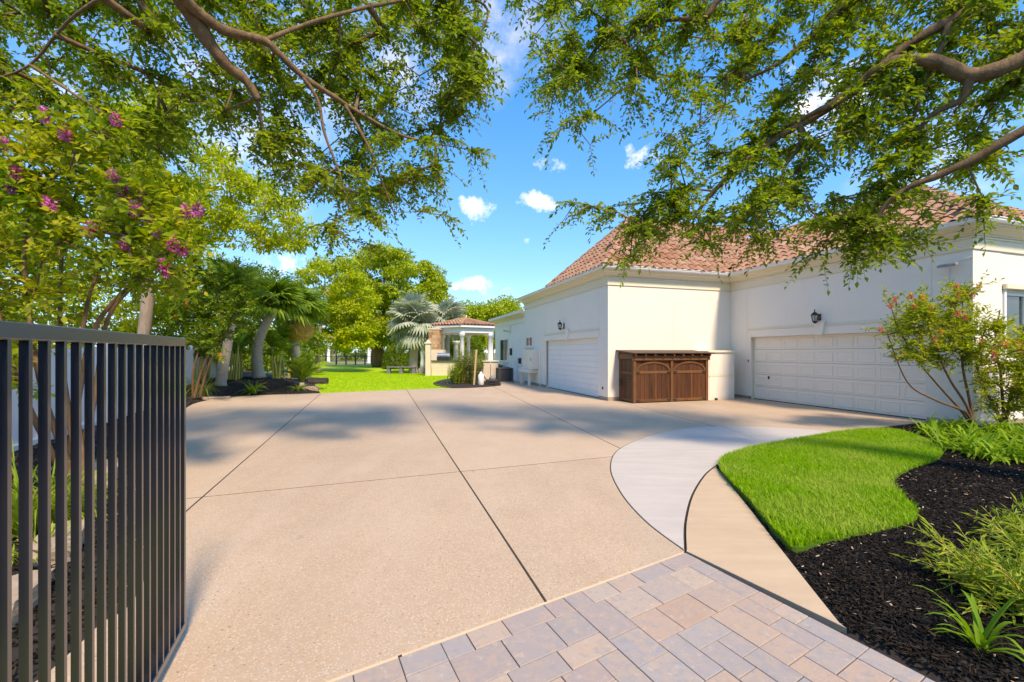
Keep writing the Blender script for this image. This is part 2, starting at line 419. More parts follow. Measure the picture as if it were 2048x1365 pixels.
far_edge = [g(640, 787), g(860, 778), g(1000, 772), g(1003, 764), g(996, 757), H(.4, 13.0)]
front_left = FR0 - E1 * 1.6
DRIVE = [xy(front_left)] + [xy(p) for p in drive_left] + [xy(p) for p in far_edge[1:]] + [xy(H(.4, .4)), xy(H(5.4, .4)), xy(H(5.4, -5.95)), xy(H(5.0, -5.95))] + [xy(p) for p in outer[::-1]]
# one wide sheet to the horizon
k = NT('far_ground'); gc = k.mix(k.ramp(k.noise(.06, 5, .6), [(.35, 0.0), (.65, 1.0)]), (.30, .27, .14), (.13, .19, .06))
GROUNDM = k.done(k.pr(gc, .95, k.bump(k.noise(2, 6, .7), .6, .1), .1))
gs = MB().add([(-600, -300, -.08), (600, -300, -.08), (600, 1200, -.08), (-600, 1200, -.08)], [(0, 1, 2, 3)]).build('ground', GROUNDM); tag(gs, 'wide dull green ground running to the horizon', kind='structure')
# bedding below the slabs and pavers, dark sand seen only in the joints


base = MB().prism(DRIVE, -.07, -.0012).build('joint_filler', DIRT); tag(base, 'dark filler in the driveway joints', kind='structure')
b_ = MB().prism([xy(TIP), xy(TIP - E1 * 3.6), xy(TIP - E1 * 3.6 + E2 * 4), xy(TIP + E2 * 4)], -.07, -.008).build('paver_sand', DIRT); tag(b_, 'dark sand between the pavers', kind='structure')
drive = empty('driveway', g(900, 1000)); tag(drive, 'tan exposed aggregate concrete driveway cut by straight joints', kind='structure')
def line_side(a, b, off):
    """half plane left of a->b moved by off"""
    d = Vector((b[0] - a[0], b[1] - a[1])).normalized(); n = (-d.y, d.x)
    return n, n[0] * a[0] + n[1] * a[1] + off
ulines = [(g(372, 1023), g(640, 789)), (g(1088, 1198), g(815, 783)), (g(1240, 897), g(990, 775)), (g(1428, 853), g(1264, 811))]
vlines = [(g(398, 995), g(1230, 913)), (g(372, 841), g(1154, 810))]
GAP = .007
def cells(poly, ul, vl, gap):
    out = []
    for i in range(len(ul) + 1):
        p = poly
        if i > 0:
            n, c = line_side(*ul[i - 1], 0); p = clip_poly(p, n[0], n[1], c - gap)          # right of line i-1
        if i < len(ul):
            n, c = line_side(*ul[i], 0); p = clip_poly(p, -n[0], -n[1], -c - gap)
        if len(p) < 3: continue
        for j in range(len(vl) + 1):
            q = p
            if j > 0:
                n, c = line_side(*vl[j - 1], 0); q = clip_poly(q, -n[0], -n[1], -c - gap)
            if j < len(vl):
                n, c = line_side(*vl[j], 0); q = clip_poly(q, n[0], n[1], c - gap)
            if len(q) >= 3: out.append(q)
    return out
def area(p): return abs(sum(p[i][0] * p[(i + 1) % len(p)][1] - p[(i + 1) % len(p)][0] * p[i][1] for i in range(len(p)))) / 2
def slab(poly, name, mat, parent, z=0.0):
    mb = MB(); mb.prism([(p[0], p[1]) for p in poly], -.06, z - .003); n = len(poly)
    # eased top edge
    c = poly; me = mb.mesh(name, mat)
    bm = bmesh.new(); bm.from_mesh(me); bmesh.ops.remove_doubles(bm, verts=bm.verts, dist=.0008)
    tf = [f for f in bm.faces if f.normal.z > .9]
    for f in tf:
        try:
            r = bmesh.ops.inset_region(bm, faces=[f], thickness=.004, use_even_offset=True)
            for v in f.verts: v.co.z = z
        except Exception: pass
    bm.to_mesh(me); bm.free(); me.update()
    return link(name, me, parent)
for q in cells(DRIVE, ulines, vlines, GAP):
    if area(q) > .15: slab(q, 'concrete_slab', CONC, drive)
# rolled edge of the concrete along the pavers
mb = MB(); a = front_left + E1 * .02; b = TIP - E1 * .02; nrm2 = Vector((E1.y, -E1.x, 0))
for s0, s1 in ((0.0, .455), (.46, 1.0)):
    p, q = a.lerp(b, s0), a.lerp(b, s1); prof = [(0, -.05), (.012, -.045), (.016, -.02), (.010, -.004), (0, .001)]
    vs_ = [p + nrm2 * o + Vector((0, 0, z)) for o, z in prof] + [q + nrm2 * o + Vector((0, 0, z)) for o, z in prof]; kk = len(prof)
    mb.add(vs_, [(i, i + 1, i + 1 + kk, i + kk) for i in range(kk - 1)])
mb.build('edge', STRIP, drive, True)

path = empty('path', g(1300, 950)); tag(path, 'pale grey concrete path curving from the pavers to the garage', kind='structure')
def inset(poly, d):
    P = [Vector((p[0], p[1])) for p in poly]; n = len(P); out = []
    ar = sum(P[i].x * P[(i + 1) % n].y - P[(i + 1) % n].x * P[i].y for i in range(n)); sg = 1 if ar > 0 else -1
    for i in range(n):
        e = (P[(i + 1) % n] - P[i - 1])
        if e.length < 1e-6: out.append((P[i].x, P[i].y)); continue
        e.normalize(); out.append((P[i].x - e.y * d * sg, P[i].y + e.x * d * sg))
    return out
PATH = [xy(p) for p in outer] + [xy(p) for p in lawn_top[::-1]][1:-1] + [xy(p) for p in inner[::-1]][:-1]
plines = [(g(1215, 951), g(1400, 960)), (g(1240, 893), g(1450, 925)), (g(1442, 852), g(1545, 892))]
pp = inset(PATH, .012)
rest = pp
b_ = MB().prism(PATH, -.07, -.0012).build('path_filler', DIRT); tag(b_, 'dark filler round the curved path', kind='structure')
for (a, b) in plines:
    n, c = line_side(a, b, 0)
    lo = clip_poly(rest, n[0], n[1], c - .004); rest = clip_poly(rest, -n[0], -n[1], -c - .004)
    if len(lo) > 2 and area(lo) > .02: slab(lo, 'path_slab', PATHC, path, .004)
if len(rest) > 2: slab(rest, 'path_slab', PATHC, path, .004)
edge_r = smooth_line([g(*p) for p in [(1432, 933), (1495, 1010), (1560, 1093), (1625, 1175), (1692, 1258)]], 5)
STRIPP = [xy(p) for p in inner] + [xy(p) for p in edge_r[1:]]
st = slab(inset(STRIPP, .010), 'concrete_strip', STRIP, None, .002); tag(st, 'smooth tan concrete wedge between path, pavers and mulch', kind='structure')

# pavers: rows parallel to the driveway edge
pv = empty('paver_drive', TIP + E2 * .8 - E1 * .8); tag(pv, 'mottled pink and grey paver apron at the front', kind='structure')
rp = random.Random(11); U = .0775
def paver_mesh(a, b):
    """a x b block with a chamfered top, corner at 0"""
    gp = .0024; c = .0025; x0, x1, y0, y1 = gp, a - gp, gp, b - gp
    def P(x, y, z): v = E1 * (-x) + E2 * y; return (v.x, v.y, z)
    v = [P(x0, y0, -.05), P(x1, y0, -.05), P(x1, y1, -.05), P(x0, y1, -.05), P(x0, y0, -c), P(x1, y0, -c), P(x1, y1, -c), P(x0, y1, -c),
         P(x0 + c, y0 + c, 0), P(x1 - c, y0 + c, 0), P(x1 - c, y1 - c, 0), P(x0 + c, y1 - c, 0)]
    f = []
    for o in (0, 4):
        for i in range(4): j = (i + 1) % 4; f.append((o + i, o + j, o + 4 + j, o + 4 + i))
    f.append((8, 9, 10, 11)); m = MB().add(v, f).mesh('paver', PAVER)
    return m
pcache = {}
def add_paver(x, y, a, b):
    p = TIP - E1 * (x + .012) + E2 * (y + .012)
    c = p - E1 * a / 2 + E2 * b / 2
    if c.y < .9: return
    kx = (round(a, 4), round(b, 4))
    if kx not in pcache:
        me = paver_mesh(a, b); bm = bmesh.new(); bm.from_mesh(me); bmesh.ops.recalc_face_normals(bm, faces=bm.faces); bm.to_mesh(me); bm.free(); pcache[kx] = me
    o = link('paver', pcache[kx], pv, False)
    o.matrix_basis = wmat(pv).inverted() @ Matrix.Translation((p.x, p.y, rp.uniform(-.0015, .0015))) @ Matrix.Rotation(rp.uniform(-.004, .004), 4, 'Z')
# first row along the concrete, first column along the strip, then a field of three sizes
x = 0.0
while x < 3.2:
    a = rp.choice((2, 3, 3, 4)) * U; add_paver(x, 0, a, 2 * U); x += a
y = 2 * U
while y < 3.3:
    a = rp.choice((2, 3, 3, 4)) * U; add_paver(0, y, 2 * U, a); y += a
nx, ny = 42, 42; occ = np.zeros((nx + 8, ny + 8), bool)
sizes = [(3, 3), (4, 3), (3, 4), (3, 2), (2, 3), (2, 2), (4, 2), (2, 4)]
wts = [3, 5, 3, 4, 4, 2, 2, 2]
for j in range(ny):
    i = 0
    while i < nx:
        if occ[i, j]: i += 1; continue
        run = 0
        while i + run < nx and not occ[i + run, j] and run < 9: run += 1
        opts = [(s_, w_) for s_, w_ in zip(sizes, wts) if (s_[0] == run or s_[0] <= run - 2) and not occ[i:i + s_[0], j:j + s_[1]].any()]
        if not opts: opts = [((run if run < 4 else 2, 2), 1)]
        s_ = rp.choices([o[0] for o in opts], [o[1] for o in opts])[0]
        occ[i:i + s_[0], j:j + s_[1]] = True
        add_paver((2 + i) * U, (2 + j) * U, s_[0] * U, s_[1] * U); i += s_[0]

rd = MB().add([(-60, -40, -.06), (60, -40, -.06), (60, -1.2, -.06), (-60, -1.2, -.06)], [(0, 1, 2, 3)]).build('added_road', simple('asphalt', (.045, .045, .047), (.06, .06, .06), 3, .85, .4, 80)); tag(rd, 'unseen dark asphalt street added for the gate to reflect', kind='structure')  # out of view behind the camera, added to darken reflections in the gate paint
# beds: black bark mulch over soil
def bed_sheet(name, x0, x1, y0, y1, step, hf, mat, label):
    xs = np.arange(x0, x1, step); ys = np.arange(y0, y1, step); X, Y = np.meshgrid(xs, ys); Z = hf(X, Y)
    V = np.stack([X.ravel(), Y.ravel(), Z.ravel()], 1); nx_ = len(xs); I, J = np.meshgrid(np.arange(nx_ - 1), np.arange(len(ys) - 1))
    a = (J * nx_ + I).ravel(); o = np_mesh(name, V, np.stack([a, a + 1, a + 1 + nx_, a + nx_], 1), mat, None, True); tag(o, label, kind='structure'); return o
LAWN = [xy(p) for p in smooth_line([g(*p) for p in [(1437, 936), (1480, 908.5), (1560, 891), (1690, 868.5), (1752, 864), (1800, 868), (1850, 886), (1884, 908), (1872, 928), (1815, 950), (1786, 972), (1808, 1003), (1834, 1036), (1822, 1058), (1760, 1074), (1660, 1092), (1592, 1106), (1560, 1083), (1500, 1010)]], 5, True)]
RBED = [xy(p) for p in lawn_top] + [xy(H(4.98, -6.0)), xy(H(4.98, -6.7)), xy(H(14, -6.7)), (14, -1.5), xy(TIP + E2 * 5)] + [xy(p) for p in edge_r[::-1]]
def hr(X, Y):
    d = seg_dist(X, Y, RBED); return np.where(d < 0.02, -.045, np.minimum(-.01 + d * .12, .03)) + .012 * np.sin(X * 3.1) * np.cos(Y * 2.7) * (d > .1)
bed_sheet('mulch_bed', 1.3, 15.0, -1.6, 13.0, .08, hr, SOIL, 'black mulch bed beside the house and lawn patch')
LBED = [xy(front_left + Vector((-.05, -.03, 0)))] + [xy(p) for p in drive_left] + [xy(g(632, 770)), xy(g(560, 752)), (-30, 30), (-30, -2), (-2.4, -2)]
def hl(X, Y):
    d = seg_dist(X, Y, LBED); m = np.clip(d / 2.2, 0, 1); m = m * m * (3 - 2 * m)
    far = np.clip((Y - 12) / 3.0, 0, 1)
    return np.where(d < 0.03, -.05, -.005 + d.clip(0, .4) * .1 + m * (.06 + .36 * far)) + .015 * np.sin(X * 2.3) * np.cos(Y * 1.9) * (d > .2)
def hz_at(x, y): return float(hl(np.array([x]), np.array([y]))[0])
bed_sheet('planting_bed', -22, -1.6, -.6, 27, .14, hl, SOIL, 'black mulched planting mound along the left of the driveway')
RB2 = [xy(g(*p)) for p in [(866, 769), (885, 761), (925, 756), (965, 760), (1002, 771), (905, 777)]]
b2 = MB().prism([xy(p) for p in smooth_line([Vector((*p, 0)) for p in RB2], 5, True)], -.05, .03).build('mulch_island', SOIL); tag(b2, 'small dark mulch island at the far end of the driveway', kind='structure')

def chips(name, pts, zf, L, W, T, mat, rng, label):
    """bark shards: six-sided slivers lying every way"""
    n = len(pts); a = rng.random(n) * 2 * np.pi; l = L * (.45 + rng.random(n) * .9) / 2; w_ = W * (.5 + rng.random(n)) / 2; t = T * (.5 + rng.random(n)) / 2
    til = (rng.random(n) - .5) * .9
    D = np.stack([np.cos(a) * np.cos(til), np.sin(a) * np.cos(til), np.sin(til)], 1); Sd = np.stack([-np.sin(a), np.cos(a), (rng.random(n) - .5) * .8], 1); Sd = nrm(Sd); N = np.cross(D, Sd)
    C = np.stack([pts[:, 0], pts[:, 1], zf(pts[:, 0], pts[:, 1]) + t + rng.random(n) * .012], 1)
    V = []
    for (i, j, kq) in ((-1, 0, .2), (-.6, 1, 0), (.7, .8, .1), (1, 0, 0), (.5, -1, .2), (-.7, -.7, 0)):
        V.append(C + D * (l * i)[:, None] + Sd * (w_ * j)[:, None] + N * (t * (1 + kq))[:, None])
    for (i, j) in ((-1, 0), (1, 0)):
        V.append(C + D * (l * i * .9)[:, None] - N * t[:, None])
    V = np.stack(V, 1).reshape(-1, 3); b = np.arange(n)[:, None] * 8
    Q = np.concatenate([b + np.array([[0, 1, 2, 3]]), b + np.array([[0, 3, 4, 5]]), b + np.array([[6, 7, 2, 1]]), b + np.array([[7, 6, 5, 4]])], 0)
    Q = Q[:, ::-1]
    o = np_mesh(name, V, Q, mat); tag(o, label, 'mulch', kind='stuff'); return o
k = NT('black_bark_mulch'); MULCH = k.done(k.pr(k.ramp(k.rand(), [(0.0, (.007, .006, .0055)), (.55, (.014, .012, .0105)), (.85, (.028, .022, .018)), (1.0, (.055, .038, .026))]), .85, None, .15))
k = NT('dry_bits'); BITS = k.done(k.pr(k.ramp(k.rand(), [(0.0, (.40, .20, .09)), (.4, (.50, .34, .18)), (.7, (.6, .5, .38)), (1.0, (.25, .13, .06))]), .8, None, .2))
near = [(1.4, 3.0), (6.5, 3.0), (9.5, 7.3), (9.5, 9), (5, 9), (1.4, 5)]
pA = scatter(RBED, 4200, rngG, [LAWN]); dA = np.hypot(pA[:, 0], pA[:, 1]); keep = (pA[:, 1] > 1.5) & (pA[:, 0] < 1.35 * pA[:, 1] + .6) & (rngG.random(len(pA)) < np.clip(4.2 / dA, .25, 1))
pA = pA[keep]; pA = pA[seg_dist(pA[:, 0], pA[:, 1], RBED) > .02]
chips('bark_mulch', pA, hr, .046, .010, .006, MULCH, rngG, 'shredded black bark mulch around the lawn patch')
pB = scatter(RBED, 34, rngG, [LAWN]); pB = pB[(pB[:, 1] > 1.5) & (pB[:, 0] < 1.4 * pB[:, 1] + .5)]
chips('dry_leaf_litter', pB, lambda X, Y: hr(X, Y) + .018, .030, .010, .003, BITS, rngG, 'dry tan leaf bits scattered on the right mulch')
pC = scatter(LBED, 1000, rngG); dC = seg_dist(pC[:, 0], pC[:, 1], LBED); keep = (pC[:, 1] > 1.0) & (pC[:, 0] > -1.45 * pC[:, 1] - .6) & (dC > .02) & (dC < 5) & (rngG.random(len(pC)) < np.clip(3.0 / np.hypot(pC[:, 0], pC[:, 1]), .10, 1)) & (pC[:, 1] < 20)
chips('bark_mulch', pC[keep], hl, .055, .013, .008, MULCH, rngG, 'shredded black bark mulch behind the open gate')
pD = scatter(LBED, 14, rngG); pD = pD[(pD[:, 1] > 1) & (pD[:, 0] > -1.45 * pD[:, 1] - .6) & (pD[:, 1] < 9)]
chips('dry_leaf_litter', pD, lambda X, Y: hl(X, Y) + .02, .035, .010, .003, BITS, rngG, 'dry orange leaf bits on the mulch behind the gate')
pE = scatter(DRIVE, .35, rngG); pE = pE[pE[:, 1] < 12]
chips('fallen_leaf_bits', pE, lambda X, Y: 0 * X + .001, .03, .012, .002, BITS, rngG, 'few dry leaf bits fallen on the concrete driveway')

# lawns: soil-green sheet plus blades
k = NT('lawn_soil'); LSOIL = k.done(k.pr(k.mix(k.noise(9, 5), (.05, .12, .015), (.09, .20, .025)), .95, k.bump(k.noise(60, 5, .7), .8, .02), .1))
lw = MB().prism(LAWN, -.02, .045).build('lawn_patch', LSOIL); tag(lw, 'bright green lawn patch with a wavy mulch edge', kind='structure')
FLAWN = [xy(p) for p in [g(640, 786), g(625, 762), g(618, 742), g(640, 732.5), g(700, 731), g(760, 731.5), g(800, 734), g(850, 741), g(858, 750), g(928, 752.5), g(890, 759.5), g(866, 768.5), g(905, 777.2), g(860, 777.6)]]
lf = MB().prism(FLAWN, -.06, .004)
k = NT('mown_lawn'); fl = k.mix(k.ramp(k.noise(.35, 4, .6), [(.35, 0.0), (.65, 1.0)]), (.30, .50, .02), (.42, .60, .045))
fl = k.mix(k.ramp(k.noise(30, 4, .7), [(.4, 0.0), (.8, .6)]), fl, (.18, .38, .015))
FLM = k.done(k.pr(fl, .9, k.bump(k.noise(45, 4, .7), .7, .03), .15))
lf = lf.build('lawn', FLM); tag(lf, 'wide bright green lawn beyond the driveway', kind='structure')
GRASS = leafmat('grass_blade', [(0.0, (.12, .34, .008)), (.5, (.23, .50, .012)), (.9, (.38, .56, .05)), (1.0, (.50, .52, .16))], .42, .7, .08)
def blades(name, pts, z0, Hh, W, mat, rng, label, lean=.55, cat='grass'):
    n = len(pts); a = rng.random(n) * 2 * np.pi; h = Hh * (.55 + rng.random(n) * .8); ln = lean * (.2 + rng.random(n)) * h
    d = np.stack([np.cos(a), np.sin(a), 0 * a], 1); b = a + np.pi / 2 + (rng.random(n) - .5) * .8; sd = np.stack([np.cos(b), np.sin(b), 0 * b], 1) * (W * (.6 + rng.random(n) * .8) / 2)[:, None]
    P = np.stack([pts[:, 0], pts[:, 1], np.full(n, z0)], 1); up = np.array([0, 0, 1.0])
    m = P + d * (ln * .35)[:, None] + up * (h * .6)[:, None]; t = P + d * ln[:, None] + up * (h * .95)[:, None]
    V = np.stack([P - sd, P + sd, m + sd * .8, m - sd * .8, t], 1).reshape(-1, 3); i = np.arange(n)[:, None] * 5
    Fq = np.concatenate([i + np.array([[0, 1, 2]]), i + np.array([[0, 2, 3]]), i + np.array([[3, 2, 4]])], 0)
    o = np_mesh(name, V, Fq, mat, None, False, 3); tag(o, label, cat, kind='stuff'); return o
pl = scatter(LAWN, 8000, rngG); blades('grass', pl, .04, .062, .0078, GRASS, rngG, 'thick short grass of the lawn patch by the path', .95)
pl2 = scatter(FLAWN, 260, rngG); pl2 = pl2[pl2[:, 1] < 34]; blades('grass', pl2, .0, .05, .022, leafmat('far_grass', [(0.0, (.28, .50, .015)), (1.0, (.50, .66, .05))], .4), rngG, 'mown bright grass on the wide far lawn')

# ================================================================= HOUSE
house = empty('house', H(2.5, 0)); tag(house, 'long cream stucco house with clay tile roofs and two garage doors', 'house')
EZ = 4.42
def wall(u0, u1, v0, v1, z0, z1, m=STUCCO, nm='wall', par=house): return MB().hbox(u0, u1, v0, v1, z0, z1).build(nm, m, par)
DH = 2.14
# right wing, side with the wide door (face u=5.05)
wall(5.05, 5.30, DOORV[0], .25, .10, 4.2); wall(5.05, 5.30, -6.70, DOORV[1], .10, 4.2); wall(5.05, 5.30, DOORV[1], DOORV[0], DH, 4.2)
wall(5.045, 5.30, DOORV[0] + .04, .24, 0, .10, PLINTH, 'plinth'); wall(5.045, 5.30, -6.695, DOORV[1] - .04, 0, .10, PLINTH, 'plinth')
# front of the right wing (face v=-6.70) with a window opening
WU0, WU1, WZ0, WZ1 = 6.18, 7.9, 1.42, 2.98
wall(5.302, WU0, -6.70, -6.45, .10, 4.2); wall(WU1, 13.5, -6.70, -6.45, .10, 4.2); wall(WU0, WU1, -6.70, -6.45, .10, WZ0); wall(WU0, WU1, -6.70, -6.45, WZ1, 4.2)
wall(5.302, 13.5, -6.695, -6.46, 0, .10, PLINTH, 'plinth')
# middle wing: wall behind the timber cupboard (face v=0) and garage side (face u=0)
wall(.252, 5.05, 0, .25, .12, 4.2); wall(.002, 5.05, .004, .24, 0, .12, PLINTH, 'plinth')
LD = (.68, 5.65)
wall(0, .25, 0, LD[0], .12, 4.2); wall(0, .25, LD[1], 8.67, .12, 4.2); wall(0, .25, LD[0], LD[1], DH, 4.2)
wall(.004, .246, .006, LD[0] - .04, 0, .12, PLINTH, 'plinth'); wall(.004, .246, LD[1] + .04, 8.6, 0, .12, PLINTH, 'plinth')
wall(.25, 5, 8.42, 8.67, 0, 4.2)
# far low wing
FW = .12
wall(FW, FW + .25, 8.672, 15.2, 0, 3.6, WHITE); wall(FW + .25, 6, 14.95, 15.2, 0, 3.6, WHITE)
# thin raised stucco fields with control joints between them
def fieldu(u, v0, v1, z0, z1): MB().hbox(u - .007, u + .002, v0, v1, z0, z1).build('stucco_panel', STUCCO, house)
def fieldv(v, u0, u1, z0, z1): MB().hbox(u0, u1, v - .007, v + .002, z0, z1).build('stucco_panel', STUCCO, house)
fieldu(5.05, -.75, -.004, .12, 3.84); fieldu(5.05, -5.98, -.765, 2.46, 3.84); fieldu(5.05, -6.705, -5.995, .12, 3.84)
fieldv(0, -.005, 2.55, .14, 3.84); fieldv(0, 2.565, 5.04, .14, 3.84)
fieldu(0, -.004, .62, .14, 3.84); fieldu(0, .635, 5.7, 2.46, 3.84); fieldu(0, 5.715, 8.66, .14, 3.84)
fieldv(-6.70, 5.045, WU0 - .12, .12, 3.84)
# mouldings swept round the eaves; every corner mitres the same way
def sweep(prof, path_uv, name, mat, par=house, closed=False):
    mb = MB(); n = len(prof); ofs = []
    for (u, v, eu, ev) in path_uv:
        mb.v += [tuple(H(u - o * eu, v - o * ev, z)) for o, z in prof]
    for i in range(len(path_uv) - 1):
        for j in range(n - 1):
            a = i * n + j; mb.f.append((a, a + 1, a + 1 + n, a + n))
    mb.f.append(tuple(range(n))); mb.f.append(tuple((len(path_uv) - 1) * n + j for j in range(n))[::-1])
    o = mb.build(name, mat, par)
    bm = bmesh.new(); bm.from_mesh(o.data); bmesh.ops.recalc_face_normals(bm, faces=bm.faces); bm.to_mesh(o.data); bm.free(); return o
PTH = [(0, 8.67, 1, 0), (0, 0, 1, 1), (5.05, 0, 1, 1), (5.05, -6.70, 1, 1), (13.5, -6.70, 0, 1)]
frieze = [(0, 3.86), (.035, 3.86), (.04, 3.885), (.028, 3.90), (.024, 4.09), (.05, 4.10), (.055, 4.14), (.02, 4.15), (0, 4.15)]
cornice = [(0, 4.152), (.06, 4.152), (.065, 4.18), (.10, 4.19), (.13, 4.215), (.16, 4.25), (.21, 4.275), (.25, 4.285), (.255, 4.31), (.29, 4.32), (.30, 4.35), (.05, 4.36)]
gut = [(.295, 4.352), (.36, 4.352), (.385, 4.39), (.388, 4.43), (.405, 4.435), (.405, 4.455), (.388, 4.455), (.37, 4.44), (.30, 4.40)]
sweep(frieze, PTH, 'frieze', TRIM); sweep(cornice, PTH, 'cornice', TRIM); sweep(gut, PTH, 'gutter', GUTTER)
sh = lambda pr, dz: [(o, z + dz) for o, z in pr]
P2 = [(FW, 15.2, 1, -1), (FW, 8.675, 1, 0)]
sweep(sh(frieze, -.62), P2, 'frieze', WHITE); sweep(sh(cornice, -.62), P2, 'cornice', TRIM); sweep(sh(gut, -.62), P2, 'gutter', GUTTER)
MB().hbox(-.3, 6, 8.67, 15.5, 3.70, 3.80).build('flat_roof', WHITE, house)
MB().hbox(-.05, 6, 4.3, 8.6, 4.22, 4.36).build('flat_roof', WHITE, house)
# door surrounds, keystones
def surround(face_u, v0, v1, par=house):
    a, b = min(v0, v1), max(v0, v1)
    MB().hbox(face_u - .03, face_u + .02, a - .10, b + .10, DH + .002, DH + .24).build('door_lintel', STUCCO, par)
    MB().hbox(face_u - .042, face_u + .0, a - .12, b + .12, DH + .245, DH + .285).build('lintel_moulding', TRIM, par)
    c = (a + b) / 2; mb = MB(); q = []
    for (hw, z) in ((.10, DH - .02), (.17, DH + .40)):
        q += [H(face_u - .09, c - hw, z), H(face_u + .0, c - hw, z), H(face_u + .0, c + hw, z), H(face_u - .09, c + hw, z)]
    mb.hexa(q); mb.build('keystone', STUCCO, par, bevel=.008)
surround(5.05, *DOORV); surround(0, *LD)
MB().hbox(5.26, 5.28, DOORV[1], DOORV[0], 0, DH).build('door_light_block', IRON, house); MB().hbox(.20, .22, LD[0], LD[1], 0, DH).build('door_light_block', IRON, house); MB().hbox(WU0, WU1, -6.54, -6.52, WZ0, WZ1).build('window_light_block', IRON, house)  # dark sheets added to block light behind doors and window, imitating unlit rooms
# the panelled garage door of the right wing
gd = empty('garage_door', H(5.2, -3.4)); gd.parent = house; gd.matrix_basis = wmat(house).inverted() @ gd.matrix_basis
tag(gd, 'wide cream garage door with nine columns of raised panels')
v0, v1 = DOORV[1], DOORV[0]; nr, ncol = 5, 9; rh = (DH - .02) / nr; cw = (v1 - v0) / ncol
for r in range(nr):
    MB().hbox(5.20, 5.24, v0, v1, .02 + r * rh + .004, .02 + (r + 1) * rh - .004).build('door_section', DOORP, gd)
def panel_mesh():
    a, b = cw * .84 / 2, rh * .70 / 2; q = []
    lv = [(0, 0), (.010, .011), (.024, .011), (.042, .004)]
    mb = MB(); rings = []
    for (ins, dep) in lv: rings.append([(-dep, y * (a - ins), z * (b - ins)) for y, z in ((-1, -1), (1, -1), (1, 1), (-1, 1))])
    for rg in rings: mb.v += rg
    for i in range(len(lv) - 1):
        for j in range(4): jj = (j + 1) % 4; mb.f.append((i * 4 + j, i * 4 + jj, i * 4 + 4 + jj, i * 4 + 4 + j))
    t = (len(lv) - 1) * 4; mb.f.append((t, t + 1, t + 2, t + 3)); return mb.mesh('door_panel', DOORP)
pm = panel_mesh(); RB = Matrix((( BV.x, AV.x, 0, 0), (BV.y, AV.y, 0, 0), (0, 0, 1, 0), (0, 0, 0, 1)))
for r in range(nr):
    for c in range(ncol):
        o = link('door_panel', pm, gd, False); o.matrix_basis = wmat(gd).inverted() @ Matrix.Translation(H(5.2, v0 + (c + .5) * cw, .02 + (r + .5) * rh)) @ RB
MB().hbox(5.165, 5.2, DOORV[0] - .62, DOORV[0] - .58, .72, .82).build('handle', IRON, gd)
MB().hbox(5.19, 5.25, v0, v1, .0, .022).build('bottom_seal', IRON, gd)
MB().hbox(5.04, 5.06, -.88 + .06, -.88 + .10, 1.28, 1.36).build('keypad', IRON, gd)
for vv in (DOORV[0] - .0, DOORV[1] - .03): MB().hbox(5.10, 5.20, vv, vv + .03, 0, DH).build('jamb', TRIM, gd)
# the ribbed white garage door of the middle wing
gd2 = empty('garage_door', H(.15, 3.1)); gd2.parent = house; gd2.matrix_basis = wmat(house).inverted() @ gd2.matrix_basis
tag(gd2, 'white ribbed garage door of the farther garage')
nr2 = 10; rh = (DH - .02) / nr2
sm = MB(); L = LD[1] - LD[0]
sm.add([(-.016, 0, .0015), (-.024, 0, .012), (-.024, 0, rh - .012), (-.016, 0, rh - .0015), (.03, 0, rh - .0015), (.03, 0, .0015)] + [(-.016, L, .0015), (-.024, L, .012), (-.024, L, rh - .012), (-.016, L, rh - .0015), (.03, L, rh - .0015), (.03, L, .0015)],
       [(i, (i + 1) % 6, (i + 1) % 6 + 6, i + 6) for i in range(6)] + [(5, 4, 3, 2, 1, 0), (6, 7, 8, 9, 10, 11)])
smm = sm.mesh('door_slat', WHITE)
for r in range(nr2):
    o = link('door_slat', smm, gd2, False); o.matrix_basis = wmat(gd2).inverted() @ Matrix.Translation(H(.16, LD[0], .02 + r * rh)) @ RB
MB().hbox(.14, .2, LD[0], LD[1], 0, .022).build('bottom_seal', IRON, gd2)
for vv in (LD[0] - .03, LD[1]): MB().hbox(.05, .15, vv, vv + .03, 0, DH).build('jamb', TRIM, gd2)
# windows
def window_v(face_v, u0, u1, z0, z1, lab):
    wd = empty('window', H((u0 + u1) / 2, face_v, z0)); wd.parent = house; wd.matrix_basis = wmat(house).inverted() @ wd.matrix_basis; tag(wd, lab)
    f = MB(); t = .07
    for a, b, c, d in ((u0, u0 + t, z0, z1), (u1 - t, u1, z0, z1), (u0 + t, u1 - t, z0, z0 + t), (u0 + t, u1 - t, z1 - t, z1), ((u0 + u1) / 2 - .03, (u0 + u1) / 2 + .03, z0 + t, z1 - t)):
        f.hbox(a, b, face_v + .05, face_v + .12, c, d)
    f.build('frame', WHITE, wd)
    for a, b in ((u0 + t, (u0 + u1) / 2 - .03), ((u0 + u1) / 2 + .03, u1 - t)): MB().hbox(a, b, face_v + .09, face_v + .10, z0 + t, z1 - t).build('pane', GLASS, wd)
    MB().hbox(u0 - .12, u1 + .12, face_v - .09, face_v - .002, z1 + .04, z1 + .18).build('hood', TRIM, wd, bevel=.02)
    MB().hbox(u0 - .08, u0 - .002, face_v - .03, face_v - .002, z0, z1 + .038).build('casing', WHITE, wd); MB().hbox(u1 + .002, u1 + .08, face_v - .03, face_v - .002, z0, z1 + .038).build('casing', WHITE, wd)
    MB().hbox(u0 - .14, u1 + .14, face_v - .12, face_v - .002, z0 - .10, z0 - .002).build('sill', WHITE, wd, bevel=.015)
window_v(-6.70, WU0, WU1, WZ0, WZ1, 'white framed window at the right edge of the house front')
